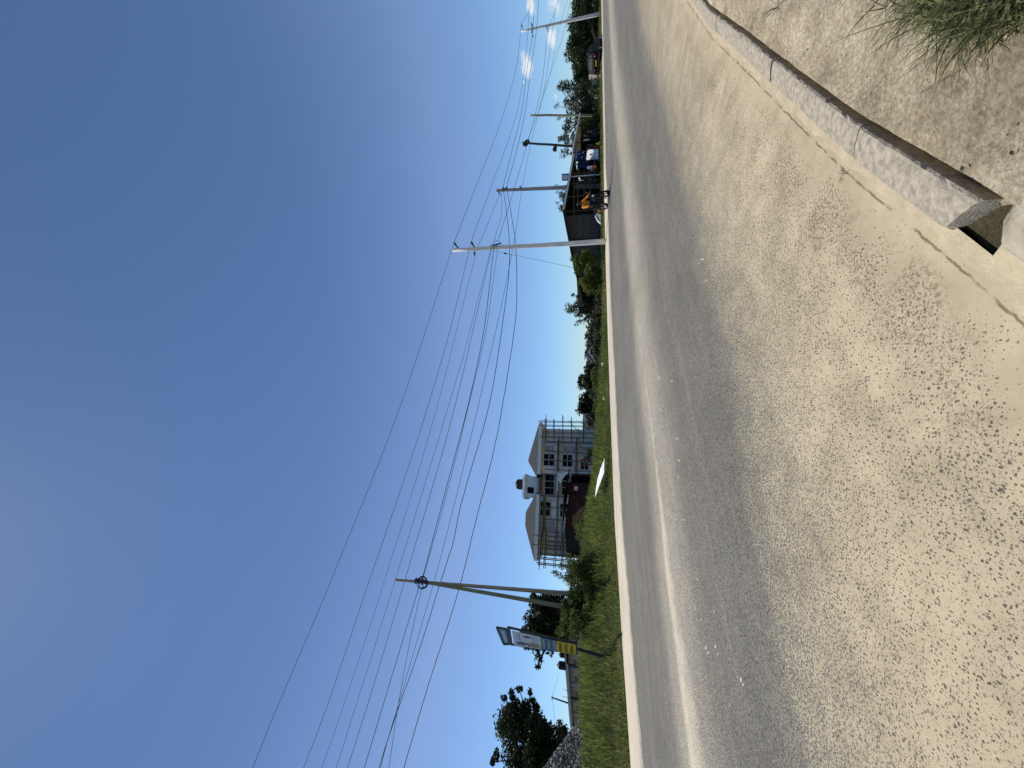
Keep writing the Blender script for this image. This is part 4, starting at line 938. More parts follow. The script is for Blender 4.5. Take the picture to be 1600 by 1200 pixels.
# ------------------------------------------------------------------ gravel heap
def gravel():
    c = P(905, 1232, 16.5); cz = gz(c.x, c.y) - .1; H0 = P(843, 1205, 16.5).z + .12 - cz; rad = 2.75
    mb = MB(); vs, fs = [], []; nr, na = 34, 90; r = random.Random(3)
    for i in range(nr + 1):
        q = i / nr
        for k in range(na):
            a = 2 * math.pi * k / na
            rr2 = rad * q * (1 + .07 * math.sin(3 * a + 1) + .04 * math.sin(7 * a)); z = H0 * (1 - q) ** .92 + r.uniform(-.03, .03) * (1 - .5 * q)
            vs.append((rr2 * math.cos(a) + r.uniform(-.02, .02), rr2 * math.sin(a) + r.uniform(-.02, .02), z))
    for i in range(nr):
        for k in range(na): fs.append((i * na + k, (i + 1) * na + k, (i + 1) * na + (k + 1) % na, i * na + (k + 1) % na))
    mb.add(vs, fs)
    for k in range(9000):
        a = r.uniform(0, 6.283); q = math.sqrt(r.random()); R2 = rad * q * (1 + .07 * math.sin(3 * a + 1) + .04 * math.sin(7 * a)); z = H0 * (1 - q) ** .92; sz = r.uniform(.03, .085)
        mb.box((R2 * math.cos(a), R2 * math.sin(a), z + sz * .35), (sz, sz * r.uniform(.6, 1), sz * .8), Matrix.Rotation(r.uniform(0, 6), 3, Vector((r.random(), r.random(), r.random() + .1))), r.choice((0, 0, 1)), .7)
    o = mb.build("gravel_heap", [M("dark_gravel", (.075, .072, .070), .9, .35, 14), M("light_gravel", (.36, .35, .33), .85, .3, 14)], loc=(c.x, c.y, cz))
    tag(o, "heap of dark grey crushed stone at the frame edge below the big tree", "gravel heap")
gravel()

# ------------------------------------------------------------------ long low house on the left
def left_house():
    fr = Fr(XY(1150, 62), XY(1015, 46)); o3 = Vector((fr.o.x, fr.o.y, 1.2)); t = thing("bungalow", "long low pale house with grey sheet roof and barred veranda behind the grass bank", "house", o3, fr.yaw)
    Lx = fr.len
    zt0 = fr.hit(890, 1135)[1] - 1.2; a_, zt1 = fr.hit(891, 1030); zt1 -= 1.2; H = (zt0 + zt1) / 2
    mb = MB(); mb.box((Lx / 2, 3.2, H / 2 - .4), (Lx, 6, H + .8)); wl_ = mb.build("wall", m_whited, t)
    mb = MB(); r0 = H; rz = fr.hit(882, 1030)[1] - 1.2 + .15
    mb.prism([(-.6, -1.5, r0 - .1), (-.6, 3.2, rz + .35), (-.6, 7.2, r0 - .1)], (Lx + 1.2, 0, 0)); mb.build("roof", m_roof_g, t)
    mb = MB(); mb.bar((-.6, -1.53, r0 - .14), (Lx + .6, -1.53, r0 - .14), .06, .26); mb.build("fascia", m_grayw, t)
    for k in range(7):
        x = .8 + k * (Lx - 1.6) / 6; mb = MB(); mb.box((x, -1.1, H / 2 - .3), (.34, .34, H + .3)); mb.box((x, -1.1, H * .55), (.46, .46, .12)); mb.build("pillar", m_grayw if k % 2 else m_dsteel, t)
    for k in range(6):
        x = .8 + (k + .5) * (Lx - 1.6) / 6; f = MB()
        f.box((x, .17, H * .58), (1.5, .04, 1.3)); w_ = f.build("window", m_glass, t); g2 = MB()
        for j in range(6): g2.bar((x - .75 + j * .3, .1, H * .58 - .65), (x - .75 + j * .3, .1, H * .58 + .65), .03)
        for j in range(3): g2.bar((x - .75, .08, H * .58 - .6 + j * .6), (x + .75, .08, H * .58 - .6 + j * .6), .03)
        g2.build("window_bars", m_white, w_)
    mb = MB()
    for k in range(30): mb.bar((.8 + k * (Lx - 1.6) / 29, -1.12, 0), (.8 + k * (Lx - 1.6) / 29, -1.12, 1.1), .04)
    mb.bar((.8, -1.12, 1.1), (Lx - .8, -1.12, 1.1), .06); mb.build("veranda_railing", m_white, t)
    for (px0, px1, y0, y1, lab) in ((871, 882.5, 1034.5, 1046.5, "square dark water tank standing clear on the low house's roof"), (873, 883, 1020, 1028, "dark water tank half hidden by the sign on the low house's roof")):
        c = P(px1, (y0 + y1) / 2, 50); h = P(px0, (y0 + y1) / 2, 50).z - c.z; wd = (y1 - y0) / FPX * 50
        tk = thing("water_tank", lab, "water tank", c - Vector((0, 0, .25)), fr.yaw, "roof water tanks"); m2 = MB(); rr2 = wd / 2 * .95
        m2.lathe([(rr2 * .96, 0), (rr2, .08), (rr2, h * .28), (rr2 * .96, h * .31), (rr2, h * .34), (rr2, h * .6), (rr2 * .96, h * .63), (rr2, h * .66), (rr2, h * .95), (rr2 * .8, h * 1.12), (rr2 * .3, h * 1.2)], 20); m2.build("tank_body", m_black, tk, True)
        m2 = MB(); m2.lathe([(rr2 * .3, h * 1.2), (rr2 * .34, h * 1.22), (rr2 * .34, h * 1.3), (rr2 * .1, h * 1.32)], 14); m2.build("lid", m_black, tk, True)
        m2 = MB(); m2.box((0, 0, -.12), (wd * 1.1, wd * 1.1, .22)); m2.build("stand", m_dsteel, tk)
    # distant pole and aerial behind the roof
    a, b = P(886, 1098, 78), P(861.5, 1089.5, 78); tp = thing("utility_pole", "small distant dark pole leaning behind the low house's roof", "pole", (a.x, a.y, .5), 0, "power and telephone poles along the road"); oo = Vector((a.x, a.y, .5))
    m2 = MB(); dd = (b - a); m2.tube([a - dd * 2.2 - oo, b - oo], [.17, .13], 8); m2.build("post", m_dark_pole, tp, True)
    m2 = MB(); m2.bar(P(863, 1087, 78) - oo, P(862.5, 1093.5, 78) - oo, .1); m2.build("cross_arm", m_dsteel, tp)
    for (pts, lab) in (([(862, 1092), (868, 1070), (874, 1052)], "faint distant wire rising right from the small pole behind the low house"), ([(862.5, 1088), (866, 1115), (868, 1135)], "faint distant wire running left from the small pole behind the low house")):
        m2 = MB(); m2.tube([P(*p, 78) for p in pts], .022, 5); tag(m2.build("overhead_cable", m_cable), lab, "cable", "overhead cables strung along the road")
    # dead twiggy shrub before the house
    q = base_at(1082, 40); m2 = MB(); r = random.Random(4); z0 = 0
    for k in range(16):
        an = r.uniform(-.6, .6); m2.tube([(0, 0, 0), (math.sin(an) * .6 + r.uniform(-.1, .1), r.uniform(-.2, .2), 1.1), (math.sin(an) * 1.3 + r.uniform(-.2, .2), r.uniform(-.3, .3), r.uniform(1.8, 3.0))], [.035, .022, .008], 5)
    tag(m2.build("bare_shrub", m_timber, loc=q), "bare twiggy shrub in front of the low house's wall", "shrub")
left_house()

# ------------------------------------------------------------------ white three storey house under construction
def white_house():
    fr = Fr(XY(868, 54), XY(670, 59)); Z0 = .6
    o3 = Vector((fr.o.x, fr.o.y, Z0)); LX = fr.len
    t = thing("white_house", "large unfinished white house with grey hipped roofs wrapped in scaffolding", "house", o3, fr.yaw)
    def h(px, py, back=0.0): a, z = fr.hit(px, py, back); return a, z - Z0
    D = 9.0; S = 58 / FPX
    zeL = h(838, 860)[1]; zeR = h(848, 690)[1]; ze = (zeL + zeR) / 2 - .1
    xm0, xm1 = h(850, 776)[0], h(850, 738)[0]          # recessed middle bay
    mb = MB(); mb.box((xm0 / 2, D / 2, ze / 2), (xm0, D, ze)); mb.box(((xm1 + LX) / 2, D / 2, ze / 2), (LX - xm1, D, ze)); mb.box(((xm0 + xm1) / 2, D / 2 + .9, ze / 2), (xm1 - xm0, D - 1.8, ze - .02))
    wall = mb.build("wall", m_grayw2, t)
    zf = [h(903, 720)[1], h(872, 720)[1]]               # floor bands
    for zz in zf:
        mb = MB(); mb.box((xm0 / 2, -.07, zz), (xm0 + .1, .14, .28)); mb.box(((xm1 + LX) / 2, -.07, zz), (LX - xm1 + .1, .14, .28)); mb.box(((xm0 + xm1) / 2, .8, zz), (xm1 - xm0 - .02, 1.7, .2)); mb.build("floor_band", m_whited, t)
    # eaves: white fascia with a deep soffit
    for a0, a1 in ((-.7, xm0 + .25), (xm1 - .25, LX + .7)):
        mb = MB(); mb.box(((a0 + a1) / 2, D / 2, ze + .06), (a1 - a0, D + 1.6, .12)); mb.box(((a0 + a1) / 2, -.84, ze + .22), (a1 - a0, .08, .5)); mb.box((a0 - .04, D / 2, ze + .22), (.08, D + 1.6, .5)); mb.box((a1 + .04, D / 2, ze + .22), (.08, D + 1.6, .5)); mb.build("fascia", m_white, t)
    def hip(a0, a1, pk0, pk1, zp, y0=-.8, y1=D + .8):
        mb = MB(); zb = ze + .47; ym = (y0 + y1) / 2
        vs = [(a0, y0, zb), (a1, y0, zb), (a1, y1, zb), (a0, y1, zb), (pk0, ym, zp), (pk1, ym, zp)]
        if abs(pk1 - pk0) < .05: mb.add(vs[:5], [(0, 1, 4), (1, 2, 4), (2, 3, 4), (3, 0, 4), (3, 2, 1, 0)])
        else: mb.add(vs, [(0, 1, 5, 4), (1, 2, 5), (2, 3, 4, 5), (3, 0, 4), (3, 2, 1, 0)])
        return mb.build("roof", m_roof_g, t)
    pk0, z1 = h(820.5, 821, D / 2); pk1, z1b = h(819.5, 800, D / 2); hip(-.7, xm0 + .5, pk0, pk1, z1)
    pk, z2 = h(825.5, 719, D / 2); hip(xm1 - .9, LX + .7, pk - .2, pk + .2, z2)
    # a low lean to roof over the middle bay
    mb = MB(); mb.prism([(xm0, -.2, ze + .1), (xm1, -.2, ze + .1), (xm1, D * .6, ze + 1.3), (xm0, D * .6, ze + 1.3)], (0, 0, .12)); mb.build("roof", m_roof_g, t)
    # stair tower above the middle bay
    tx0, tx1 = h(830, 778, 2.2)[0], h(830, 744, 2.2)[0]; zt = h(816.5, 760, 2.2)[1]
    mb = MB(); mb.box(((tx0 + tx1) / 2, 4.2, (ze + zt) / 2), (tx1 - tx0, 4, zt - ze)); mb.prism([(tx0 - .25, 1.95, zt - .55), (tx0 - .25, 6.4, zt - .55), (tx0 - .25, 6.4, zt - .3), (tx0 - .25, 1.95, zt - .3)], (tx1 - tx0 + .5, 0, 0))
    tw = mb.build("stair_tower", m_white, t)
    mb = MB(); xx, zz = h(829, 766, 2.2); mb.box((xx, 2.17, zz), (.9, .1, 1.0)); mb.build("window", m_glass, tw)
    # windows: dark openings with pale mullions; some filled with flat grey
    def win(px0, px1, y0, y1, cols=2, rows=2, glass=True, back=0.0):
        a0, zt_ = h(px0, y1, back); a1, zb_ = h(px1, y0, back); a0, a1 = min(a0, a1), max(a0, a1)
        yy = back - .03
        m1 = MB(); m1.box(((a0 + a1) / 2, yy, (zt_ + zb_) / 2), (a1 - a0, .05, zt_ - zb_)); w_ = m1.build("window", m_glass if glass else m_grayw, t)
        m2 = MB()
        for k in range(1, cols): x = a0 + (a1 - a0) * k / cols; m2.box((x, yy - .04, (zt_ + zb_) / 2), (.10, .05, zt_ - zb_ - .02))
        for k in range(1, rows): z = zb_ + (zt_ - zb_) * k / rows; m2.box(((a0 + a1) / 2, yy - .05, z), (a1 - a0 - .02, .05, .09))
        if glass:
            for (x, z, sx, sz_) in (((a0 + a1) / 2, zt_ + .06, a1 - a0 + .36, .14), ((a0 + a1) / 2, zb_ - .06, a1 - a0 + .36, .14), (a0 - .09, (zt_ + zb_) / 2, .14, zt_ - zb_ - .01), (a1 + .09, (zt_ + zb_) / 2, .14, zt_ - zb_ - .01)): m2.box((x, yy - .045, z), (sx, .08, sz_))
        m2.build("window_frame", m_whited, w_)
    win(849.5, 866, 709.5, 727); win(879, 894, 711, 728.5); win(844.5, 860.5, 785, 805); win(875, 890, 788, 807); win(907.5, 919, 723, 733, 1, 2)
    win(843.5, 867, 813.5, 828, 2, 2, False); win(874.5, 890, 816, 830, 2, 2, False); win(849, 866, 690, 704, 2, 1, False); win(879, 899, 690, 704, 2, 1, False); win(906, 926, 690, 704, 2, 1, False)
    win(896, 912, 836, 848, 2, 2, False); win(896, 912, 786, 806, 2, 2, True)
    win(851, 866, 742, 772, 3, 1, True, 1.75); win(878, 894, 742, 772, 3, 1, True, 1.75)
    mb = MB()
    for zz in zf:
        for k in range(9): x = xm0 + .1 + (xm1 - xm0 - .2) * k / 8; mb.bar((x, -.02, zz + .1), (x, -.02, zz + 1.0), .05)
        mb.bar((xm0 + .02, -.02, zz + 1.03), (xm1 - .02, -.02, zz + 1.03), .07)
    mb.build("balcony_railing", m_dsteel, t)
    # corner column on the right and pilasters
    for py in (694, 707, 737, 779, 812, 833):
        a, _ = h(850, py); mb = MB(); mb.box((a, -.09, ze / 2), (.42, .16, ze - .04)); mb.build("pilaster", m_whited, t)
    # black water tank on the tower
    px = 757; a, zb = h(816.5, px, 4.2)
    wpos = fr.o + fr.u * a + fr.v * 4.2; tk = thing("water_tank", "black round water tank on top of the white house's stair tower", "water tank", (wpos.x, wpos.y, Z0 + zt), 0, "roof water tanks")
    r = .82; H = h(806, 757, 4.2)[1] - zt
    m2 = MB(); m2.lathe([(r, 0), (r, H * .15), (r * .95, H * .18), (r, H * .21), (r, H * .4), (r * .95, H * .43), (r, H * .46), (r, H * .66), (r * .95, H * .69), (r, H * .72), (r * .85, H * .88), (r * .45, H * .97)], 24); m2.build("tank_body", m_black, tk, True)
    m2 = MB(); m2.lathe([(r * .46, H * .96), (r * .46, H * 1.0), (r * .3, H * 1.04)], 16); m2.build("lid", m_black, tk, True)
    # scaffolding
    def scaffold(label, a0, a1, nb, z1, seed, dep, timber, lifts):
        base = fr.o + fr.u * a0 - fr.v * 0; sc = thing("scaffold", label, "scaffolding", (base.x, base.y, Z0), fr.yaw, "scaffolding against the white house")
        rr = random.Random(seed); W = a1 - a0
        for k in range(nb):
            x = W * k / (nb - 1) + rr.uniform(-.1, .1)
            for y in (-.35, -.35 - dep):
                m1 = MB(); m1.tube([(x, y, -.4), (x + rr.uniform(-.08, .08), y, z1 * rr.uniform(.94, 1.06))], .05 if not timber else .065, 6); m1.build("standard", timber and m_timber or m_scaf, sc)
        for z in lifts:
            for y in (-.29, -.41 - dep):
                m1 = MB(); m1.tube([(-.5 + rr.uniform(-.3, .2), y, z + rr.uniform(-.08, .08)), (W + .5 + rr.uniform(-.3, .5), y, z + rr.uniform(-.08, .08))], .05, 6); m1.build("ledger", timber and m_timber or m_scaf, sc)
            if rr.random() < .8 and nb > 2:
                m1 = MB()
                for q in range(3): m1.box((W / 2 + rr.uniform(-.2, .2), -.5 - q * .3, z + .12), (W + .6, .24, .05))
                m1.build("plank", m_timber, sc)
        for k in range(2):
            z0_ = lifts[k % len(lifts)]; m1 = MB(); m1.tube([(0, -.45 - dep, z0_), (W, -.45 - dep, z0_ + 2.2)], .045, 6); m1.build("brace", m_scaf, sc)
        return sc
    zz = [h(x, 690)[1] for x in (930, 912, 893, 880, 866, 853)]
    a0, a1 = h(870, 684)[0], h(870, 660)[0]
    scaffold("dark steel scaffold tower standing out past the right end of the white house", a0, a1, 4, h(846, 662)[1], 3, 1.0, False, zz)
    a0, a1 = h(870, 880)[0], h(870, 838)[0]
    scaffold("tangled timber and steel scaffold on the left corner of the white house", a0, a1, 7, h(838, 860)[1], 4, 1.2, True, [h(x, 860)[1] for x in (905, 893, 880, 868, 853, 845)])
    a0, a1 = h(870, 832)[0], h(870, 775)[0]
    scaffold("light scaffold poles across the left windows of the white house", a0, a1, 4, h(846, 800)[1], 5, .7, False, [h(x, 800)[1] for x in (902, 872, 851)])
    a0, a1 = h(870, 735)[0], h(870, 692)[0]
    scaffold("sparse scaffold poles across the right windows of the white house", a0, a1, 4, h(852, 710)[1], 6, .7, False, [h(x, 710)[1] for x in (901, 873)])
    # torn white sheet hung in the middle bay
    pts = [(872, 736), (869, 748), (876, 755), (873, 744)]
    A = [P(x, y, 54.5) for x, y in ((871, 738), (873, 744), (872, 750), (876, 756), (878, 750), (883, 743), (889, 737), (882, 738), (876, 741))]
    mb = MB(); mb.prism(A, (0, .05, 0)); tag(mb.build("hanging_sheet", m_white), "torn white plastic sheet hanging in the middle of the white house", "plastic sheet")
m_grayw2 = M("fresh_render", (.78, .755, .70), .85, .10, 1.2, .05)
white_house()

# ------------------------------------------------------------------ maroon shop shed in front of the house
def shed():
    fr = Fr(XY(834, 33), XY(738, 38)); Z0 = gz(XY(790, 35).x, 35); o3 = Vector((fr.o.x, fr.o.y, Z0)); W = fr.len
    t = thing("maroon_shed", "dark maroon painted shed with a wide black opening and a sagging sheet roof", "shed", o3, fr.yaw)
    def h(px, py): a, z = fr.hit(px, py); return a, z - Z0
    e0, z0 = h(879.5, 828); e1, z1 = h(893, 742); ao, zo = h(893, 757); D = 4.0
    mb = MB(); hL, hR = z0 - .15, z1 + .05
    # walls with an opening at the right
    mb.prism([(e0, 0, -.3), (ao, 0, -.3), (ao, 0, hL * .1 + hR * .9), (e0, 0, hL)], (0, .1, 0)); mb.prism([(W - .25, 0, -.3), (W, 0, -.3), (W, 0, hR), (W - .25, 0, hR)], (0, .1, 0))
    mb.build("wall", m_maroon, t); mb = MB(); mb.box((e0 + .05, D / 2, hL / 2), (.1, D - .2, hL)); mb.build("side_wall", m_dark, t); mb = MB(); mb.box((W - .05, D / 2, hR / 2), (.1, D - .2, hR)); mb.build("side_wall", m_dark, t)  # side walls coloured near-black to stand for shade under the roof
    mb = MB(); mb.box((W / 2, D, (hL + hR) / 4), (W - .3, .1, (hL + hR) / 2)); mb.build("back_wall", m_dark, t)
    rp = [(e0 - .3, -.9, z0 - .05), ((e0 + W) / 2, -.95, (z0 + z1) / 2 + .22), (W + .1, -.6, z1 + .18), (W + .2, D + .3, z1 + .6), ((e0 + W) / 2, D + .3, (z0 + z1) / 2 + .6), (e0 - .3, D + .3, z0 + .45)]
    mb = MB(); mb.add(rp + [(x, y, z + .07) for x, y, z in rp], [(0, 1, 4, 5), (1, 2, 3, 4), (11, 10, 7, 6), (10, 9, 8, 7), (0, 6, 7, 1), (1, 7, 8, 2), (2, 8, 9, 3), (3, 9, 10, 4), (4, 10, 11, 5), (5, 11, 6, 0)]); mb.build("roof", m_roof_d, t)
    mb = MB(); mb.prism([(ao - .1, -.62, hR * .98), (W + .3, -.62, hR * 1.0), (W + .3, -.62, hR * 1.05), (ao - .1, -.62, hR * 1.03)], (0, .05, 0))
    p0 = h(888, 762); p1 = h(899, 742); mb.bar((p0[0], -.7, p0[1]), (p1[0] + .4, -.75, p1[1]), .1, .06); mb.build("awning_edge", m_grey_conc, t)
    # door leaf swung open, white notice and scrawls of pale paint
    a0, zt = h(892, 772); a1, zb = h(909, 757); mb = MB(); mb.box(((a0 + a1) / 2 + .1, -.06, (zt + zb) / 2 - .2), (a1 - a0, .05, zt - zb + 1.6)); dr_ = mb.build("door", m_maroon, t)
    x, z = h(900, 764); mb = MB(); mb.box((x, -.10, z), (.45, .02, .34)); mb.build("notice", m_whited, dr_)
    r = random.Random(6); m_scr = M("chalk_scrawl", (.20, .15, .14), .9, .2)
    for (px, py, n) in ((910, 764, 5), (897, 783, 3), (911, 780, 4), (903, 792, 4)):
        x, z = h(px, py); m1 = MB(); pts = [(x + k * .13, -.015, z + r.uniform(-.16, .16)) for k in range(n + 2)]; m1.tube(pts, .022, 5); m1.build("painted_scrawl", m_scr, t)
    # ground level counter under the opening
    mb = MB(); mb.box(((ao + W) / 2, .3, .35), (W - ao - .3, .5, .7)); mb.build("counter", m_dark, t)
    # dry thatch heap left of the shed
    q = P(905, 815, 31); gq = gz(q.x, q.y); mb = MB(); r = random.Random(2)
    for k in range(1300):
        a, R_ = r.uniform(0, 6.28), abs(r.gauss(0, .75)); R_ *= 1.3; z = max(.05, 1.8 * (1 - R_ / 2.3)); L = r.uniform(.2, .5); b_ = r.uniform(0, 6.28)
        mb.bar((R_ * math.cos(a), R_ * math.sin(a) * .6, z), (R_ * math.cos(a) + L * math.cos(b_), R_ * math.sin(a) * .6 + L * math.sin(b_), z + r.uniform(-.25, .1)), .025)
    tag(mb.build("brushwood_heap", M("dry_brush", (.23, .17, .10), .9, .4), loc=(q.x, q.y, gq)), "heap of dry brown brushwood by the left end of the maroon shed", "brushwood heap")
    # red gas cage / board at the house side
    A = P(907, 719, 40); B = P(926, 717, 40); mb = MB(); mb.bar(A, B, .25, .12); mb.bar(P(908, 727, 40), P(927, 726, 40), .18, .1); mb.bar(P(913, 717, 40), P(915, 728, 40), .1); tag(mb.build("red_stand", m_redp), "thin red painted stand between the spiky shrub and the maroon shed", "stand")
shed()
# pale tarpaulin lying on the grass slope
def tarp():
    C = [(944.5, 716), (944, 738), (937, 757), (929.5, 778), (931, 764), (933.5, 749), (938, 733)]
    Y = [16.9, 16.8, 17.0, 17.6, 18.0, 18.0, 17.5]
    A = [P(x, y, yy) for (x, y), yy in zip(C, Y)]; mb = MB(); mb.prism(A, (.01, .03, -.02))
    tag(mb.build("tarpaulin", m_white), "white tarpaulin stretched in a long thin triangle on the grass slope", "tarpaulin")
tarp()

# ------------------------------------------------------------------ low white cottage right of the scaffold
def cottage():
    fr = Fr(XY(676, 66), XY(637, 70)); Z0 = .5; o3 = Vector((fr.o.x, fr.o.y, Z0)); W = fr.len
    t = thing("cottage", "low white flat roofed cottage half hidden behind the scaffold tower", "house", o3, fr.yaw)
    def h(px, py): a, z = fr.hit(px, py); return a, z - Z0
    zt = h(911, 650)[1]; zm = h(917, 650)[1]
    mb = MB(); mb.box((W / 2, 3.5, zm / 2), (W, 7, zm)); mb.build("wall", m_whited, t)
    mb = MB(); mb.box((W / 2, 3.2, (zt + zm) / 2), (W + 1.0, 8.6, zt - zm)); mb.build("roof_slab", m_white, t)
    a, z = h(923, 654); f = MB(); f.box((a, -.03, z), (1.2, .06, 1.2)); w_ = f.build("window", m_glass, t); f = MB(); f.box((a, -.08, z), (.07, .05, 1.18)); f.box((a, -.08, z + .65), (1.4, .08, .1)); f.box((a, -.08, z - .65), (1.4, .08, .1)); f.build("window_frame", m_whited, w_)
    a, z = h(925, 643); f = MB(); f.box((a, -.6, z * .5), (.35, .35, z + 1.0)); f.build("porch_pillar", m_whited, t)
    a, z = h(931, 641); f = MB(); f.box((a, -1.6, .8), (2.0, .15, 1.8)); f.build("porch_wall", m_conc, t)
cottage()
def gabled(px_pk, py_pk, px_e, y0, y1, Y, label):
    A, B = XY(y1, Y), XY(y0, Y); W = (B - A).length; Z0 = .5; t = thing("gabled_house", label, "house", (A.x, A.y, Z0), math.atan2(B.y - A.y, B.x - A.x), "far gabled houses above the bushes")
    zp = P(px_pk, py_pk, Y).z - Z0; ze = P(px_e, py_pk, Y).z - Z0; xp = W * (y1 - py_pk) / (y1 - y0)
    mb = MB(); mb.prism([(0, 0, 0), (W, 0, 0), (W, 0, ze), (xp, 0, zp), (0, 0, ze)], (0, 9, 0)); mb.build("wall", m_white, t)
    mb = MB(); mb.prism([(-.5, -.5, ze - .3), (xp, -.5, zp + .15), (W + .5, -.5, ze - .3), (W + .5, -.5, ze), (xp, -.5, zp + .5), (-.5, -.5, ze)][::-1], (0, 10, 0)); mb.build("roof", m_roof_g, t)
    f = MB(); f.box((xp, -.04, ze * .75), (1.2, .06, 1.2)); f.build("window", m_glass, t)
gabled(916.5, 551, 925, 542, 562, 95, "far white house with the wider gable seen over the bushes")
gabled(923.5, 532, 928, 524, 540, 105, "far white house with the smaller gable right of the wider gabled one")

# ------------------------------------------------------------------ dark roadside kiosk
def kiosk():
    fr = Fr(XY(434, 28.5), XY(258, 33)); Z0 = gz(XY(340, 30.5).x, 30.5); o3 = Vector((fr.o.x, fr.o.y, Z0)); W = fr.len
    t = thing("roadside_kiosk", "dark timber roadside kiosk with low gabled roof, closed left half and open right half", "kiosk", o3, fr.yaw)
    def h(px, py, back=0.0): a, z = fr.hit(px, py, back); return a, z - Z0
    el, zl = h(900, 431); ap, zp = h(882, 341); er, zr = h(897.5, 258); D = 6.0
    rp = [(el - .2, -.8, zl), (ap, -.8, zp), (er + .2, -.8, zr)]
    mb = MB()
    for (p, q) in ((rp[0], rp[1]), (rp[1], rp[2])):
        a, b_ = Vector(p), Vector(q); mb.prism([a, b_, b_ + Vector((0, D + 1.2, -.95)), a + Vector((0, D + 1.2, -.95))], (0, 0, .07))
    mb.build("roof", m_roof_d, t)
    mb = MB(); mb.bar(Vector(rp[1]) + Vector((.05, -.04, .02)), Vector(rp[2]) + Vector((0, -.04, .02)), .05, .16); mb.build("roof_edge", m_steel, t)
    mb = MB(); mb.bar(Vector(rp[0]) + Vector((0, -.04, .0)), Vector(rp[1]) + Vector((-.05, -.04, .0)), .06, .2); mb.build("roof_beam", m_dark, t)
    # closed left half with sheets, hung goods and a hatch
    lim = h(900, 336)[0]
    mb = MB(); zat = lambda x: zl + (zp - zl) * (x - el) / (ap - el) if x < ap else zp + (zr - zp) * (x - ap) / (er - ap)
    mb.prism([(el + .5, 0, -.2), (lim, 0, -.2), (lim, 0, zat(lim) - .06), (el + .5, 0, zat(el + .5) - .06)], (0, .12, 0)); mb.box((el + .56, D / 2, zl * .5), (.1, D - .3, zl)); mb.build("wall", m_greysheet, t)
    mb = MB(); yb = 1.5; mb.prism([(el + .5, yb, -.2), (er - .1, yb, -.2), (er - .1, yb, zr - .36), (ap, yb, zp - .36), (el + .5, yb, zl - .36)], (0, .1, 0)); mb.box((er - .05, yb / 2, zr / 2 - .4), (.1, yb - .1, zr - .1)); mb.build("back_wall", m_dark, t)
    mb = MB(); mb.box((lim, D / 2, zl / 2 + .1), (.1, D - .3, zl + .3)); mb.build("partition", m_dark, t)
    def sheet_(name, mat, px0, px1, y0, y1, off, d=.06, tilt=0):
        a0, z1_ = h(px0, y1); a1, z0_ = h(px1, y0); m1 = MB(); m1.prism([(a0, -off, z0_), (a1, -off, z0_), (a1, -off, z1_ + tilt), (a0, -off, z1_)], (0, d, 0)); return m1.build(name, mat, t)
    sheet_("hatch", m_greysheet, 911, 922.5, 336, 374, .08); sheet_("lower_panel", m_greysheet, 926, 936, 362, 374, .12)
    # faded hand painted sign strips: uneven pale dabs on two rows
    sb1 = sheet_("painted_board", m_greysheet2, 892, 902, 342, 374, .1, tilt=.1); sb2 = sheet_("painted_board", m_greysheet2, 902, 911, 337, 374, .1)
    r = random.Random(11); m_dab = M("faded_paint", (.125, .115, .11), .9, .4, 8)
    for (bd, pa, pb2, n) in ((sb1, 894, 900, 9), (sb2, 903, 909, 10)):
        a0 = h(898, 371)[0]; a1 = h(898, 344)[0]; z1_ = h(pa, 358)[1]; z0_ = h(pb2, 358)[1]; m1 = MB()
        for k in range(n):
            x = a0 + (a1 - a0) * k / n; hh = z1_ - z0_; kind = r.randrange(3)
            m1.box((x, -.115, (z0_ + z1_) / 2), (.05, .02, hh))
            m1.box((x + .09, -.117, z0_ + hh * (.5 if kind == 0 else .95 if kind == 1 else .05)), (.14, .02, .05))
            if kind != 1: m1.box((x + .16, -.115, z0_ + hh * .7), (.05, .02, hh * .55))
        m1.build("faded_lettering", m_dab, bd)
    # open right half: posts, rails, racks
    for py, top in ((335, 0), (312, 0), (291, 0), (277, 0), (262, 0)):
        a = h(900, py)[0]; m1 = MB(); m1.tube([(a, -.3, -.3), (a + r.uniform(-.05, .05), -.3, zat(a) - .02)], .06, 7); m1.build("post", m_oldwood, t)
    for px, y0, y1, rad in ((897, 372, 270, .05), (903, 334, 262, .05), (913, 312, 262, .045), (922, 335, 262, .045), (930, 300, 262, .04)):
        a0, z_ = h(px, y0); a1, z2_ = h(px, y1); m1 = MB(); m1.tube([(a0, -.38, z_), (a1, -.38, z2_)], rad, 6); m1.build("rail", m_oldwood, t)
    for k in range(9):
        py = r.uniform(265, 300); a, z0_ = h(934, py); m1 = MB(); m1.tube([(a, -.55, max(z0_, -.1)), (a + r.uniform(-.3, .3), -.2, r.uniform(1.2, 1.9))], .035, 6); m1.build("leaning_stick", m_oldwood, t)
    a0, z_ = h(929, 300); a1, _ = h(929, 262); m1 = MB(); m1.box(((a0 + a1) / 2, -.75, z_), (a1 - a0, .35, .07)); m1.build("bench", m_oldwood, t)
    # goods in the shade
    for (px, py, sx, sz_, mat, lab, nm) in ((927, 286, .65, .6, m_grayw, "rounded grey sack standing in the open half of the kiosk", "sack"),):
        a, z_ = h(px, py, 1.0); wq = fr.o + fr.u * a + fr.v * -.2; m1 = MB(); m1.lathe([(sx * .42, 0), (sx * .5, sz_ * .2), (sx * .48, sz_ * .7), (sx * .3, sz_ * .95), (sx * .12, sz_ * 1.05)], 12)
        tag(m1.build(nm, mat, None, True, loc=(wq.x, wq.y, Z0 + z_ - sz_ * .5)), lab, "sack")
    # blue R sign standing above the roof
    Q = lambda px, py, Y=31.5: P(px, py, Y)
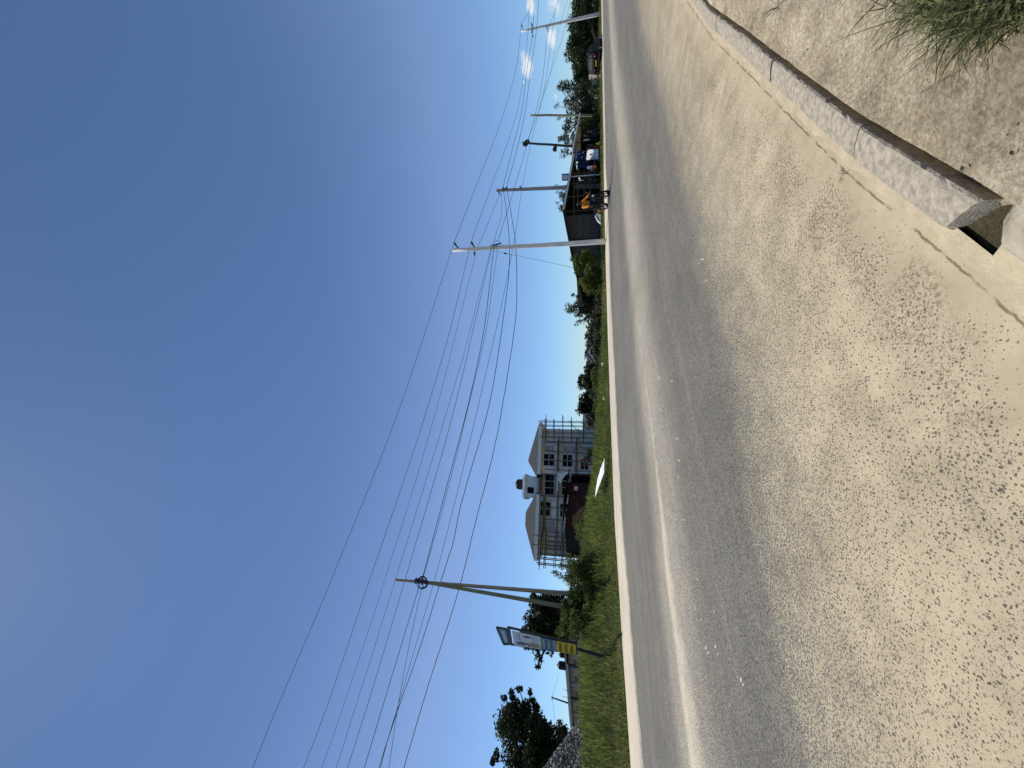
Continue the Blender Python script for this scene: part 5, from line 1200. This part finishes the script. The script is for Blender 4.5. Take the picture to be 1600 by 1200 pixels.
    oo = Q(890, 276.5); st = thing("blue_sign", "small blue square sign with a white letter R above the kiosk roof", "sign", oo); A = [Q(878, 282.5), Q(877.5, 271.5), Q(889.5, 270.8), Q(889.5, 282)]
    m1 = MB(); m1.prism([p - oo for p in A], (.02, .06, 0)); fc = m1.build("board", m_ltblue, st)
    q2 = lambda u, v, d=-.012: ((A[0] * (1 - u) + A[1] * u) * (1 - v) + (A[3] * (1 - u) + A[2] * u) * v) - oo + Vector((-.3, -.95, 0)) * (-d)
    def pl(uv): m1.prism([q2(u, v) for u, v in uv], Vector((.003, .01, 0)))
    m1 = MB(); pl([(.15, .10), (.85, .10), (.85, .20), (.15, .20)]); m1.build("white_bar", m_white, fc)
    m1 = MB()
    pl([(.22, .30), (.38, .30), (.38, .92), (.22, .92)]); pl([(.38, .30), (.70, .30), (.70, .42), (.38, .42)]); pl([(.62, .42), (.78, .40), (.78, .58), (.62, .58)]); pl([(.38, .54), (.64, .54), (.64, .66), (.38, .66)]); pl([(.46, .66), (.62, .66), (.80, .92), (.63, .92)])
    m1.build("letter", m_white, fc)
    m1 = MB(); m1.tube([Q(889, 276.5) - oo, Q(928, 273.5, 31.2) - oo, Q(941, 272.5, 31.2) - oo], .05, 7); m1.build("post", m_wood_pale, st)
    # pale triangular wedge at the corner, bottom of the closed half
    q = P(938, 341, 27); gq = gz(q.x, q.y); m1 = MB(); rr = random.Random(3)
    m1.prism([P(938.5, 335, 27), P(938.5, 348, 27), P(933, 343, 27.1), P(929.5, 336, 27.2), P(931, 333, 27.2)], (.05, .5, -.02)); tag(m1.build("pale_wedge", m_grayw), "pale angular wedge at the kiosk front behind the motorcycle", "sack")
kiosk()

# ------------------------------------------------------------------ open stall with boards, right of the kiosk
def stall():
    Y = 34.5; Z0 = gz(XY(215, Y).x, Y)
    fr = Fr(XY(240, 33.5), XY(181, 36)); o3 = Vector((fr.o.x, fr.o.y, Z0)); t = thing("market_stall", "open stall with a thin pale sloping roof sheet and a black interior", "stall", o3, fr.yaw)
    def h(px, py, back=0.0): a, z = fr.hit(px, py, back); return a, z - Z0
    a0, z0 = h(896, 237.5); a1, z1 = h(907, 181.5); m1 = MB()
    m1.prism([(a0, -.3, z0), (a1, -.3, z1), (a1, 2.6, z1 + .02), (a0, 2.6, z0 + .3)], (0, 0, .09)); m1.build("roof_sheet", m_white, t)
    for py in (237, 222, 196):
        a, _ = h(920, py); m1 = MB(); m1.tube([(a, -.1, -.3), (a, -.1, z0 + (z1 - z0) * (a - a0) / (a1 - a0))], .05, 7); m1.build("post", m_dark_pole, t)
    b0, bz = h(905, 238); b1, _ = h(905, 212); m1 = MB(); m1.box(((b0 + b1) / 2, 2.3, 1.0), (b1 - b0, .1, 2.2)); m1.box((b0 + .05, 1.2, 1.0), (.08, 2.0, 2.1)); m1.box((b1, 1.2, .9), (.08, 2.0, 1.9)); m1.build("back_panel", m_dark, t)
    m1 = MB(); p0 = h(912, 223); p1 = h(921, 223); m1.box((p0[0], -.2, (p0[1] + p1[1]) / 2), (.16, .05, p0[1] - p1[1])); m1.build("hanging_strip", m_steel, t)
    def board(name, label, cat, cs, Y_, mat, th=.05, group=None):
        A = [P(x, y, yy) for (x, y), yy in zip(cs, Y_ if hasattr(Y_, '__len__') else [Y_] * 4)]; m1 = MB(); m1.prism(A, (.02, th, 0)); o = m1.build(name, mat); return tag(o, label, cat, group)
    wb = board("white_board", "large white board with a small dark mark leaning between the blue cloths", "board", [(916, 250), (917.5, 234), (935, 233), (935, 248.5)], (33.3, 33.3, 32.0, 32.0), m_white)
    m1 = MB(); m1.prism([P(921.5, 243.5, 32.8), P(921, 241.5, 32.83), P(925, 239.5, 32.6), P(924, 242.5, 32.65)], (.005, .015, 0)); k_ = m1.build("dark_mark", m_black); k_.parent = wb
    m1 = MB(); m1.tube([P(916, 250, 32.3), P(915, 262, 32.3)], .04, 6); k_ = m1.build("support_stick", m_timber); k_.parent = wb
    def cloth(name, label, y0, y1, x0, x1, Y_, mat, seed):
        m1 = MB(); r = random.Random(seed); n = 12; vs, fs = [], []
        for i in range(n + 1):
            for j in range(5):
                y = y0 + (y1 - y0) * i / n; x = x0 + (x1 - x0) * j / 4 + (r.uniform(-.5, .9) if j == 4 else 0) + (r.uniform(-.4, .4) if j == 0 else 0)
                vs.append(P(x, y, Y_ + .16 * math.sin(i * 1.9 + j * .3) + .02 * j))
        for i in range(n):
            for j in range(4): fs.append((i * 5 + j, i * 5 + j + 1, (i + 1) * 5 + j + 1, (i + 1) * 5 + j))
        m1.add(vs, fs); o = m1.build(name, mat, None, True); sd_ = o.modifiers.new('thick', 'SOLIDIFY'); sd_.thickness = .02; return tag(o, label, "cloth", "blue cloths hung at the stalls")
    c1 = cloth("hanging_cloth", "deep blue cloth with white marks hanging at the corner of the stall roof", 252, 236.5, 900, 913, 32.6, m_blue, 1)
    m1 = MB()
    for (x, y) in ((904, 241), (908, 247), (910, 239)): m1.prism([P(x, y, 32.35), P(x + .5, y - 2, 32.35), P(x + 1.6, y - 2, 32.35), P(x + 1.2, y, 32.35)], (.003, .01, 0))
    k_ = m1.build("white_print", m_white); k_.parent = c1; k_['kind'] = 'stuff'
    cloth("hanging_cloth", "blue cloth in folds between the kiosk post and the deep blue cloth", 262, 253, 904, 922, 32.0, m_blue, 2)
    cloth("hanging_cloth", "plain navy cloth hanging low beside the white board", 258, 250, 921.5, 933, 31.8, m_navy, 3)
    # white and orange container
    c = P(932, 261, 31.2); t2 = thing("plastic_drum", "small container with white top half and orange bottom half at the kiosk's right post", "drum", c, 0); s_ = 31.2 / FPX; H = 14.5 * s_; R_ = 2.6 * s_
    m1 = MB(); m1.lathe([(R_ * .92, 0), (R_, .03), (R_, H * .45)], 16); m1.build("lower_half", m_orangep, t2, True)
    m1 = MB(); m1.lathe([(R_, H * .45), (R_, H * .85), (R_ * .7, H * .97), (R_ * .4, H)], 16); m1.build("upper_half", m_white, t2, True)
    # red sign board standing on edge, red crate, lime bag
    c = P(938, 229.5, 33); m1 = MB(); A = [P(927, 231, 33), P(929, 228, 33), P(941, 229, 33.2), P(940, 232, 33.2)]; m1.prism(A, (.05, .3, 0)); tag(m1.build("red_board", m_redp), "red board propped up right of the white board", "board")
    m1 = MB(); A = [P(917.5, 233, 33.3), P(918, 226.5, 33.3), P(927, 226.5, 33.3), P(928, 232.5, 33.3)]
    for i in range(4): m1.bar(A[i], A[(i + 1) % 4], .06)
    m1.bar(A[0], A[2], .05); m1.bar((A[0] + A[3]) / 2, (A[1] + A[2]) / 2, .05); tag(m1.build("metal_rack", m_dsteel), "small dark metal rack behind the red board", "rack")
    q = P(939.5, 224, 33); t2 = thing("lime_bag", "bright lime green bag lying at the feet of the crouching person", "bag", q); m1 = MB(); s_ = 33 / FPX
    m1.lathe([(2.6 * s_, 0), (3.2 * s_, 1.2 * s_), (2.9 * s_, 4 * s_), (1.7 * s_, 7 * s_), (.8 * s_, 8.2 * s_)], 12); m1.v = [(x * 1.0, y * .6, z) for x, y, z in m1.v]; m1.build("bag_body", m_lime, t2, True)
    m1 = MB(); m1.ring((0, -1.2 * s_, 3 * s_), (0, 1, 0), 1.2 * s_, .02, 14, 5); m1.build("bag_print", m_black, t2)
    # small things on the verge far right
    m1 = MB(); A = [P(926, 134, 43), P(924, 126, 43), P(930, 121, 43), P(934, 130, 43)]; m1.prism(A, (.02, .06, 0)); tag(m1.build("pale_sheet", m_palegreen), "pale green sheet leaning against the low hedge left of the car", "sheet")
    m1 = MB(); A = [P(928, 153, 40), P(928, 147.5, 40), P(936, 147.5, 40), P(936, 153, 40)]; m1.prism(A, (.03, .12, 0)); tag(m1.build("marker_stone", m_palegreen), "small pale upright slab in the hedge between the car and the thin pole", "marker")
    m1 = MB(); A = [P(920, 116, 46), P(920, 106, 46), P(938, 106, 46), P(938, 118, 46)]; m1.prism(A, (.1, 1.5, 0)); tag(m1.build("stone_wall", m_conc), "short rough stone wall end showing left of the dark car", "wall")
    m1 = MB(); m1.tube([P(938, 202, 34), P(917, 202.5, 34)], .035, 6); tag(m1.build("dark_stake", m_dark_pole), "thin dark stake standing in the yellow green bush", "stake")
stall()

# ------------------------------------------------------------------ dark car
def car():
    g0 = P(941.5, 97, 37.5); ang = R(33); z0 = g0.z - .12
    t = thing("parked_car", "dark blue black car with yellow rear plate parked beyond the verge", "car", (g0.x, g0.y, z0), ang)
    W, L = 1.78, 4.4
    def section(x, pts): return [(x, y, z) for y, z in pts]
    # body: lower hull lofted from rear (x=0) to front (x=L)
    secs = []
    for x, hw, zb, zt in ((0, .74, .42, .92), (.08, .84, .30, 1.02), (.5, .88, .26, 1.06), (1.2, .89, .24, 1.02), (2.6, .89, .24, .98), (3.3, .88, .24, .95), (4.0, .84, .26, .84), (4.3, .76, .32, .72), (4.42, .62, .4, .62)):
        secs.append([(x, -hw * .94, zb), (x, -hw, (zb + zt) / 2 - .05), (x, -hw * .97, zt - .08), (x, -hw * .88, zt), (x, hw * .88, zt), (x, hw * .97, zt - .08), (x, hw, (zb + zt) / 2 - .05), (x, hw * .94, zb)])
    mb = MB(); vs = [p for s_ in secs for p in s_]; n = 8; fs = []
    for i in range(len(secs) - 1):
        for k in range(n): fs.append((i * n + k, (i + 1) * n + k, (i + 1) * n + (k + 1) % n, i * n + (k + 1) % n))
    fs.append(tuple(range(n))); fs.append(tuple((len(secs) - 1) * n + k for k in range(n - 1, -1, -1)))
    mb.add(vs, fs); body = mb.build("body", m_car, t, True, bevel=.02)
    # cabin with glass
    secs = []
    for x, hw, z in ((.10, .72, 1.0), (.55, .62, 1.46), (1.2, .60, 1.52), (2.1, .60, 1.49), (2.95, .70, 1.0)):
        secs.append([(x, -hw * (1.12 if z > 1.2 else 1.0), 1.0 if z > 1.2 else .98), (x, -hw, z), (x, hw, z), (x, hw * (1.12 if z > 1.2 else 1.0), 1.0 if z > 1.2 else .98)])
    mb = MB(); vs = [p for s_ in secs for p in s_]; fs = []
    for i in range(len(secs) - 1):
        for k in range(4): fs.append((i * 4 + k, (i + 1) * 4 + k, (i + 1) * 4 + (k + 1) % 4, i * 4 + (k + 1) % 4))
    mb.add(vs, fs); mb.build("cabin", m_car, t, False, bevel=.03)
    mb = MB(); mb.prism([(.17, -.62, 1.07), (.17, .62, 1.07), (.50, .54, 1.40), (.50, -.54, 1.40)], (-.02, 0, .015)); mb.build("rear_window", m_glass, t)
    for sy in (-1, 1):
        mb = MB(); mb.prism([(.75, sy * .685, 1.06), (1.55, sy * .685, 1.06), (1.55, sy * .625, 1.42), (.75, sy * .635, 1.38)], (0, sy * .015, 0)); mb.build("side_window", m_glass, t)
        mb = MB(); mb.prism([(1.62, sy * .685, 1.06), (2.6, sy * .70, 1.06), (2.15, sy * .625, 1.40), (1.62, sy * .625, 1.42)], (0, sy * .015, 0)); mb.build("side_window", m_glass, t)
        mb = MB(); mb.box((-.005, sy * .62, .86), (.06, .26, .15)); lp = mb.build("tail_light", m_lampred, t); mb = MB(); mb.box((-.03, sy * .54, .86), (.03, .07, .12)); mb.build("reverse_lens", m_whited, lp)
        for x in (.82, 3.4):
            mb = MB(); y = sy * .80
            mb.ring((x, y, .31), (0, 1, 0), .235, .085, 28, 10); w_ = mb.build("wheel", m_tyre, t, True)
            mb = MB(); mb.ring((x, y + sy * .05, .31), (0, 1, 0), .19, .022, 26, 6)
            for k in range(7): a = k * 2 * math.pi / 7; mb.bar((x, y + sy * .06, .31), (x + .19 * math.cos(a), y + sy * .06, .31 + .19 * math.sin(a)), .035, .04)
            mb.build("rim", m_rim, w_)
        mb = MB(); mb.bar((2.55, sy * .86, 1.03), (2.62, sy * 1.02, 1.06), .12, .14); mb.build("mirror", m_car, t)
        mb = MB(); mb.bar((1.1, sy * .895, .82), (1.28, sy * .895, .82), .02, .03); mb.build("door_handle", m_chrome, t)
    mb = MB(); mb.box((-.02, 0, .74), (.03, .5, .12)); mb.build("number_plate", m_plate, t)
    mb = MB(); mb.box((-.05, 0, .46), (.14, 1.62, .22)); mb.build("bumper", m_black, t, bevel=.03)
    mb = MB(); mb.box((.0, 0, .92), (.05, .8, .05)); mb.build("trim_strip", m_chrome, t)
car()

# ------------------------------------------------------------------ people
def skin_body(name, mat, joints, edges, parent, sub=2, root=0):
    me = bpy.data.meshes.new(name); me.from_pydata([j[0] for j in joints], edges, []); me.materials.append(mat)
    o = bpy.data.objects.new(name, me); COL.objects.link(o); o.parent = parent
    sk = o.modifiers.new('Skin', 'SKIN'); sk.use_smooth_shade = True
    for i, j in enumerate(joints):
        d = me.skin_vertices[0].data[i]; r = j[1]; d.radius = r if isinstance(r, tuple) else (r, r); d.use_root = (i == root)
    ss = o.modifiers.new('Sub', 'SUBSURF'); ss.levels = sub; ss.render_levels = sub
    return o
def person(label, loc, yaw, pose, top, trousers, hat=None, fat=1.0):
    t = thing("person", label, "person", loc, yaw)
    J = []; E = []; idx = {}
    def add(k, p, r, par=None):
        idx[k] = len(J); J.append((Vector(p), r))
        if par: E.append((idx[par], idx[k]))
    q = pose
    add('pelvis', q['pelvis'], .13); add('belly', (Vector(q['pelvis']) * .55 + Vector(q['chest']) * .45), .12, 'pelvis'); add('chest', q['chest'], (.16, .11), 'belly'); add('neck', q['neck'], .055, 'chest')
    add('chin', Vector(q['neck']) * .55 + Vector(q['head']) * .45, .07, 'neck'); add('head', q['head'], .098, 'chin'); add('crown', Vector(q['head']) + (Vector(q['head']) - Vector(q['neck'])) * .45, .072, 'head')
    fx = Vector(q['face']).normalized(); add('nose', Vector(q['head']) + fx * .11 - Vector((0, 0, .02)), .016, 'head')
    for s_, k in ((1, 'l'), (-1, 'r')):
        sh, el, ha = q['sh' + k], q['el' + k], q['ha' + k]
        add('sh' + k, sh, .06, 'chest'); add('el' + k, el, .043, 'sh' + k); add('ha' + k, ha, .03, 'el' + k)
        d = (Vector(ha) - Vector(el)).normalized(); side = d.cross(Vector((0, 0, 1)));
        side = side.normalized() if side.length > .1 else Vector((0, 1, 0))
        add('pm' + k, Vector(ha) + d * .07, (.038, .02), 'ha' + k)
        for f in range(4):
            add(f'f{f}' + k, Vector(ha) + d * (.13 + .01 * (f in (1, 2))) + side * (.022 * (f - 1.5)) - Vector((0, 0, .01)), .009, 'pm' + k); add(f'g{f}' + k, Vector(ha) + d * (.155 + .012 * (f in (1, 2))) + side * (.022 * (f - 1.5)) - Vector((0, 0, .04)), .007, f'f{f}' + k)
        add('th' + k, Vector(ha) + d * .06 + side * (-.05) - Vector((0, 0, .01)), .010, 'ha' + k)
        add('hp' + k, q['hp' + k], .10, 'pelvis'); add('kn' + k, q['kn' + k], .062, 'hp' + k); add('ft' + k, q['ft' + k], .045, 'kn' + k); add('to' + k, q['to' + k], .035, 'ft' + k)
    skin_body("body", m_skin, J, E, t)
    g = lambda k: J[idx[k]][0]
    cj = [(g('belly') * .4 + g('pelvis') * .6, .15 * fat), (g('belly'), .145 * fat), (g('chest'), (.185 * fat, .135 * fat)), (g('chest') * .4 + g('neck') * .6, .085)]; ce = [(0, 1), (1, 2), (2, 3)]
    for k in 'lr':
        b = len(cj); cj += [(g('sh' + k), .078 * fat), (g('el' + k), .062), (g('el' + k) * .15 + g('ha' + k) * .85, .045)]; ce += [(2, b), (b, b + 1), (b + 1, b + 2)]
    skin_body("jacket", top, cj, ce, t)
    cj = [(g('pelvis'), .145)]; ce = []
    for k in 'lr':
        b = len(cj); cj += [(g('hp' + k), .112), (g('kn' + k), .078), (g('kn' + k) * .1 + g('ft' + k) * .9, .06)]; ce += [(0, b), (b, b + 1), (b + 1, b + 2)]
    skin_body("trousers", trousers, cj, ce, t)
    for k in 'lr':
        mb = MB(); a, b = g('ft' + k), g('to' + k); mb.tube([a + (a - b) * .35 + Vector((0, 0, -.02)), a + Vector((0, 0, -.01)), b, b + (b - a) * .45], [.05, .058, .05, .03], 8); mb.build("shoe", m_black, t, True)
    mb = MB(); c = g('head') + (g('head') - g('neck')).normalized() * .035; mb.lathe([(.108, -.03), (.112, .01), (.10, .06), (.06, .10), (.015, .115)], 14); mb.v = [tuple(Vector(v) + c - fx * .012) for v in mb.v]; mb.build("hair" if hat is None else "cap", m_black if hat is None else hat, t, True)
    for s_ in (1, -1):
        sd = fx.cross(Vector((0, 0, 1))).normalized() * s_; mb = MB(); mb.lathe([(.004, -.006), (.009, 0), (.004, .006)], 6, g('head') + fx * .094 + sd * .035); mb.build("eye", m_white, t)
    return t

# ------------------------------------------------------------------ motorcycle on the road edge with its rider
def moto():
    g0 = G(951.3, 313, .6)
    for it in range(8):
        s = float(np.array([g0.x, g0.y]) @ DIR); n = float(np.array([g0.x, g0.y]) @ NRM); z0 = fz_(s) * (n - nn_(s)) / (fn_(s) - nn_(s)); g0 = G(951.3, 313, z0)
    yaw = R(-84)
    t = thing("motorcycle", "black motorcycle with spoked wheels standing on the pale dusty strip", "motorcycle", (g0.x, g0.y, z0), yaw)
    WB = .64
    for x, nm in ((WB, 'front'), (-WB, 'rear')):
        mb = MB(); mb.ring((x, 0, .31), (0, 1, 0), .265, .045, 32, 10); w_ = mb.build("wheel", m_tyre, t, True)
        mb = MB(); mb.ring((x, 0, .31), (0, 1, 0), .215, .016, 28, 6)
        for k in range(5): a = k * 2 * math.pi / 5; mb.bar((x, 0, .31), (x + .21 * math.cos(a), 0, .31 + .21 * math.sin(a)), .03, .03)
        mb.tube([(x, -.07, .31), (x, .07, .31)], .045, 10); mb.build("rim", m_dsteel, w_)
        mb = MB(); mb.ring((x, 0, .31), (0, 1, 0), .335, .05, 18, 6, 0, R(200) if nm == 'front' else R(120), R(310) if nm == 'front' else R(260)); mb.build("mudguard", m_black, t)
    mb = MB()
    for y in (-.09, .09): mb.tube([(WB, y, .31), (WB - .12, y, .66), (WB - .22, y, .98)], [.025, .028, .022], 8)
    mb.bar((WB - .16, -.11, .80), (WB - .16, .11, .80), .05); mb.build("fork", m_dsteel, t)
    mb = MB(); mb.tube([(WB - .30, -.36, 1.06), (WB - .22, -.2, 1.04), (WB - .20, 0, 1.0), (WB - .22, .2, 1.04), (WB - .30, .36, 1.06)], .016, 8); mb.build("handlebar", m_dsteel, t)
    for y in (-.3, .3):
        mb = MB(); mb.tube([(WB - .26, y, 1.06), (WB - .24, y * 1.15, 1.22)], .008, 6); mb.lathe([(.002, -.05), (.05, -.03), (.055, .02), (.03, .05)], 10, (WB - .24, y * 1.2, 1.25)); mb.build("mirror", m_dsteel, t)
    mb = MB(); mb.tube([(WB - .14, 0, .90), (WB - .05, 0, .90)], [.06, .095], 14); hl = mb.build("headlight", m_black, t, True); mb = MB(); mb.tube([(WB - .048, 0, .90), (WB - .035, 0, .90)], [.085, .06], 14); mb.build("lens", m_chrome, hl, True)
    mb = MB(); mb.tube([(WB - .22, 0, .9), (.1, 0, .66), (-.1, 0, .62), (-.35, 0, .66), (-.7, 0, .72)], .03, 8); mb.tube([(WB - .24, 0, .8), (.25, 0, .35), (-.1, 0, .28), (-.64, 0, .31)], .028, 8); mb.build("frame", m_dsteel, t)
    mb = MB(); mb.box((.08, 0, .43), (.34, .24, .26)); mb.tube([(.14, 0, .5), (.24, 0, .66)], .08, 10); mb.box((-.14, 0, .40), (.18, .28, .2)); mb.build("engine", m_dsteel, t, bevel=.02)
    mb = MB(); mb.lathe([(.02, -.26), (.10, -.22), (.135, -.05), (.14, .1), (.09, .24), (.02, .27)], 14); mb.v = [(-z * 1.0 * -1 + .14 if False else z + .14, x * .95, y * .75 + .80) for x, y, z in mb.v]; mb.build("fuel_tank", m_navy, t, True)
    mb = MB(); mb.box((-.36, 0, .80), (.78, .25, .10), taper=.9); mb.build("seat", m_black, t, bevel=.03)
    mb = MB(); mb.tube([(.2, -.13, .4), (.1, -.16, .28), (-.3, -.17, .30), (-.85, -.18, .40)], [.025, .025, .04, .045], 8); mb.build("exhaust", m_dsteel, t, True)
    for y in (-.13, .13): mb = MB(); mb.tube([(-WB + .02, y, .31), (-WB + .16, y, .72)], .032, 8); mb.build("shock_absorber", m_dsteel, t)
    mb = MB()
    for y in (-.12, .12): mb.tube([(-.55, y, .80), (-.98, y, .82)], .014, 6)
    for x in (-.7, -.84, -.97): mb.tube([(x, -.12, .82), (x, .12, .82)], .012, 6)
    mb.build("luggage_rack", m_dsteel, t)
    mb = MB(); mb.box((-.99, 0, .68), (.05, .14, .09)); mb.build("tail_light", m_lampred, t); mb = MB(); mb.box((-1.02, 0, .54), (.02, .2, .16)); mb.build("number_plate", m_plate, t)
    mb = MB(); mb.tube([(-.05, .12, .3), (-.12, .26, .0)], .014, 6); mb.build("side_stand", m_dsteel, t)
    person("motorcycle rider in a loose orange jacket seated on the black motorcycle", (g0.x, g0.y, z0 + .05), yaw, dict(
        pelvis=(-.30, 0, .94), chest=(-.16, 0, 1.32), neck=(-.10, 0, 1.49), head=(-.06, 0, 1.63), face=(1, 0, -.1),
        shl=(-.15, .19, 1.41), ell=(.06, .30, 1.16), hal=(.30, .31, 1.08), shr=(-.15, -.19, 1.41), elr=(.06, -.30, 1.16), har=(.30, -.31, 1.08),
        hpl=(-.26, .12, .90), knl=(.14, .21, .82), ftl=(.02, .20, .36), tol=(.14, .21, .32), hpr=(-.26, -.12, .90), knr=(.14, -.21, .82), ftr=(.02, -.20, .36), tor=(.14, -.21, .32)), m_orange, m_trouser, None, 1.3)
moto()
q = P(939, 208, 33.2); q.z = gz(q.x, q.y)
person("person in navy clothes crouching at the stall beside the lime green bag", q, R(10), dict(
    pelvis=(-.25, 0, .42), chest=(.08, 0, .80), neck=(.20, 0, .94), head=(.28, 0, 1.05), face=(1, 0, -.5),
    shl=(.10, .18, .86), ell=(.26, .24, .60), hal=(.42, .12, .42), shr=(.10, -.18, .86), elr=(.26, -.24, .60), har=(.42, -.10, .42),
    hpl=(-.2, .12, .38), knl=(.25, .20, .50), ftl=(.05, .18, .08), tol=(.18, .20, .045), hpr=(-.2, -.12, .38), knr=(.25, -.20, .50), ftr=(.05, -.18, .08), tor=(.18, -.20, .045)), m_navy, m_trouser)
